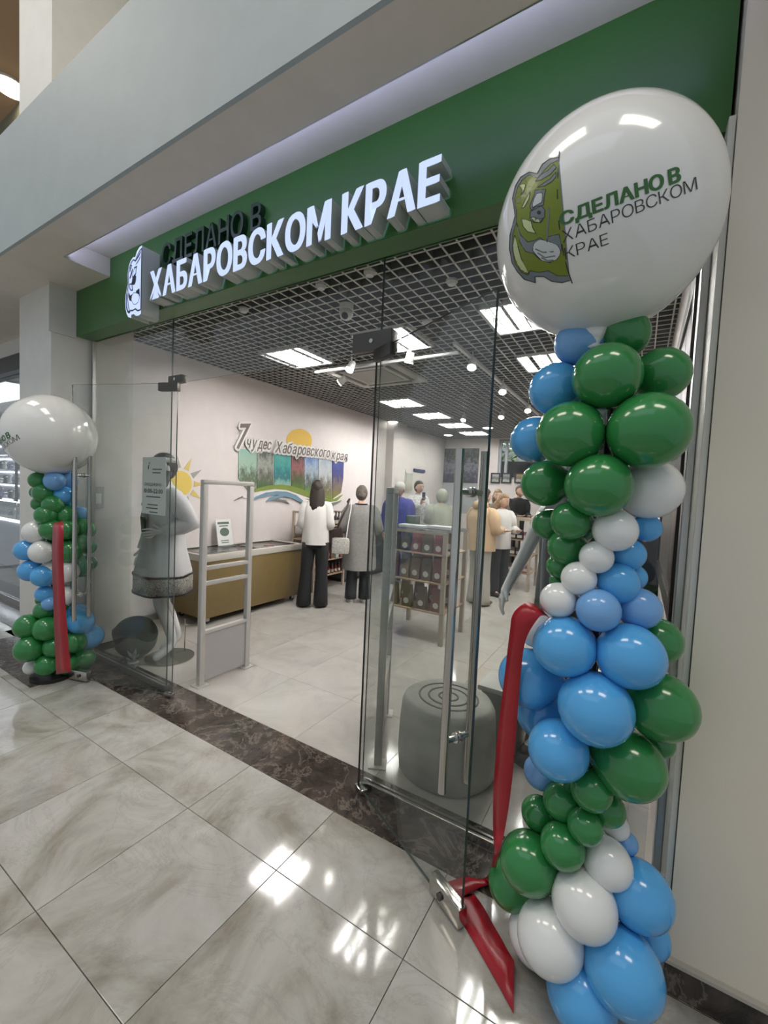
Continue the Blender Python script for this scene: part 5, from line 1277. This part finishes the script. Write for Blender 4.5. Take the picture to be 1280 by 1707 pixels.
# switch plate on the pillar behind the left door
c = pX(160, 830, -4.1)
t = thing('wall_plate', 'small grey control plate on the pillar behind the left door handle', 'plate', (-4.1, c.y, c.z-.1))
obj('plate', MB().box((-4.1, c.y-.035, c.z-.09), (-4.085, c.y+.06, c.z+.1), bevel=.003), mat('plate_grey', (.42, .42, .39), .4), t)
obj('rocker', MB().box((-4.086, c.y-.01, c.z-.05), (-4.08, c.y+.035, c.z+.04), bevel=.002), white_pl, t)

# ================================================================== NEIGHBOUR'S SHOP
random.seed(11)
led_w = mat('white_led', (1, 1, 1), .5, emit=(.85, .9, 1), es=9)
def bust(x, y, z, i, label, grp):
    hgt = (.1, .16, .2)[(i*7) % 3]; s_ = thing('jewellery_bust', label, 'display stand', (x, y, z), 0, grp)
    obj('bust', MB().lathe([(.05, 0), (.03, .02), (.02, hgt*.5), (.045, hgt*.8), (.02, hgt)], n=12), [black, white_pl, mat('violet_velvet', (.25, .22, .4), .6), white_pl][i % 4], s_, smooth=True, local=True)
    obj('necklace', MB().tube([(.047*math.cos(a), .047*math.sin(a), hgt*.78+.01*math.sin(a)) for a in [2*PI*q/12 for q in range(13)]], .006, 5), chrome, s_, local=True)
x0, x1, y = -9.9, -7.5, 2.75
t = thing('jewellery_counter', 'glass jewellery counter with a lit edge in the shop at the far left', 'counter', ((x0+x1)/2, y+.25, 0))
obj('base', MB().box((x0, y, .0), (x1, y+.5, .78), bevel=.01), mat('counter_lilac', (.5, .5, .58), .25), t)
obj('led_edge', MB().box((x0, y-.012, .78), (x1, y, .815)), led_w, t)
obj('deck', MB().box((x0, y, .78), (x1, y+.5, .82)), mat('deck_white', (.6, .6, .62), .3), t)
for x in (x0, (x0+x1)/2, x1-.02): obj('glass_post', MB().box((x, y, .82), (x+.02, y+.02, 1.12)), alu, t)
obj('glass_front', MB().box((x0, y+.004, .82), (x1, y+.01, 1.12)), glass, t); obj('glass_top', MB().box((x0, y, 1.12), (x1, y+.5, 1.13)), glass, t)
obj('inner_light', MB().box((x0+.02, y+.03, 1.095), (x1-.02, y+.05, 1.115)), led_w, t)
for i in range(8): bust(x0+.18+i*.29, y+.25, .821, i, '%s jewellery stand from the left inside the lit counter at far left' % ORD[i], 'jewellery stands in the lit counter')
t = thing('ceiling_lamp_panel', 'bright lamp in the ceiling of the shop at the far left', 'lamp', (-10, 3, 2.97))
obj('frame', MB().box((-11.6, 2.5, 2.975), (-8.4, 3.3, 3.0)), white_pl, t); obj('diffuser', MB().box((-11.55, 2.55, 2.968), (-8.45, 3.25, 2.976)), mat('neighbour_diffuser', (.9, .9, .9), .5, emit=(.85, .88, 1), es=1.6), t)
t = thing('display_case', 'tall lit glass display case behind the counter of the shop at far left', 'showcase', (-11.6, 3.6, 0))
obj('back_panel', MB().box((-13.4, 3.86, 0), (-9.6, 3.9, 2.3)), mat('case_back', (.5, .5, .56), .4), t)
obj('cabinet_base', MB().box((-13.4, 3.4, 0), (-9.6, 3.86, .8), bevel=.01), mat('counter_lilac', (.5, .5, .58), .25), t)
for q, z in enumerate((1.05, 1.35, 1.65, 1.95)):
    obj('glass_shelf', MB().box((-13.4, 3.42, z), (-9.6, 3.86, z+.012)), glass, t); obj('shelf_light', MB().box((-13.4, 3.84, z+.24), (-9.6, 3.86, z+.255)), led_w, t)
    if q < 3:
        for i in range(10): bust(-12.6+i*.26, 3.56, z+.013, i+q, '%s jewellery stand from the left on the %s case shelf at far left' % (ORD[i], ORD[q]), 'jewellery stands on case shelf %s' % ORD[q])
for x in (-13.4, -12.1, -10.8, -9.64): obj('upright', MB().box((x, 3.4, .8), (x+.04, 3.44, 2.3)), dark_steel, t)

# ================================================================== OUTSIDE THE BACK WINDOW
random.seed(21)
ground = struct('ground', MB().box((-12, 10.76, -.1), (8, 26, 1.2)), mat('street', (.2, .2, .2), .8))
leafm = mat('leaf_green', (.1, .15, .06), .6, noise=.5, nscale=3)
for i, (x, y, l) in enumerate(((-5.4, 15, 'left leafy tree outside the back window'), (-1.8, 16.2, 'middle leafy tree outside the back window'), (1.8, 15, 'right leafy tree outside the back window'))):
    t = thing('street_tree', l, 'tree', (x, y, 1.2))
    obj('trunk', MB().tube([(x, y, 1.2), (x+.1, y, 2.6), (x, y+.1, 3.8)], [.16, .12, .07], 8), mat('bark_brown', (.06, .045, .035), .8), t)
    mb = MB()
    for q in range(900):
        u = Vector((random.gauss(0, 1), random.gauss(0, 1), random.gauss(0, 1))); u = u.normalized()*random.uniform(.5, 1)**.5
        c = Vector((x+u.x*1.75, y+u.y*1.2, 3.4+u.z*1.5)); d1 = Vector((random.uniform(-1, 1), random.uniform(-1, 1), random.uniform(-1, 1))).normalized()*.11; d2 = d1.orthogonal().normalized()*.06
        mb.add([c-d1, c-d2, c+d1, c+d2], [(0, 1, 2, 3)])
    obj('foliage', mb, leafm, t, kind='stuff')
t = thing('parked_car', 'dark parked car outside the back window', 'car', (-3.2, 12.6, 1.2))
def cr_(P, x0, w): return MB().prism(P, (x0, 12.2, 1.2), (1, 0, 0), (0, 0, 1), (0, w, 0))
obj('car_body', cr_([(-1.9, .25), (1.9, .25), (1.95, .6), (1.5, .85), (-1.6, .85), (-1.95, .6)], -3.0, 1.6), mat('car_paint', (.05, .055, .06), .25), t)
obj('cabin', cr_([(-1.3, .85), (1.1, .85), (.6, 1.35), (-.9, 1.35)], -3.0, 1.5), mat('car_glass', (.02, .025, .03), .08), t)
for x in (-4.2, -1.8):
    for y in (12.2, 13.65): obj('wheel', MB().cyl((x, y-.02, 1.5), (x, y+.16, 1.5), .3, n=20), black, t)
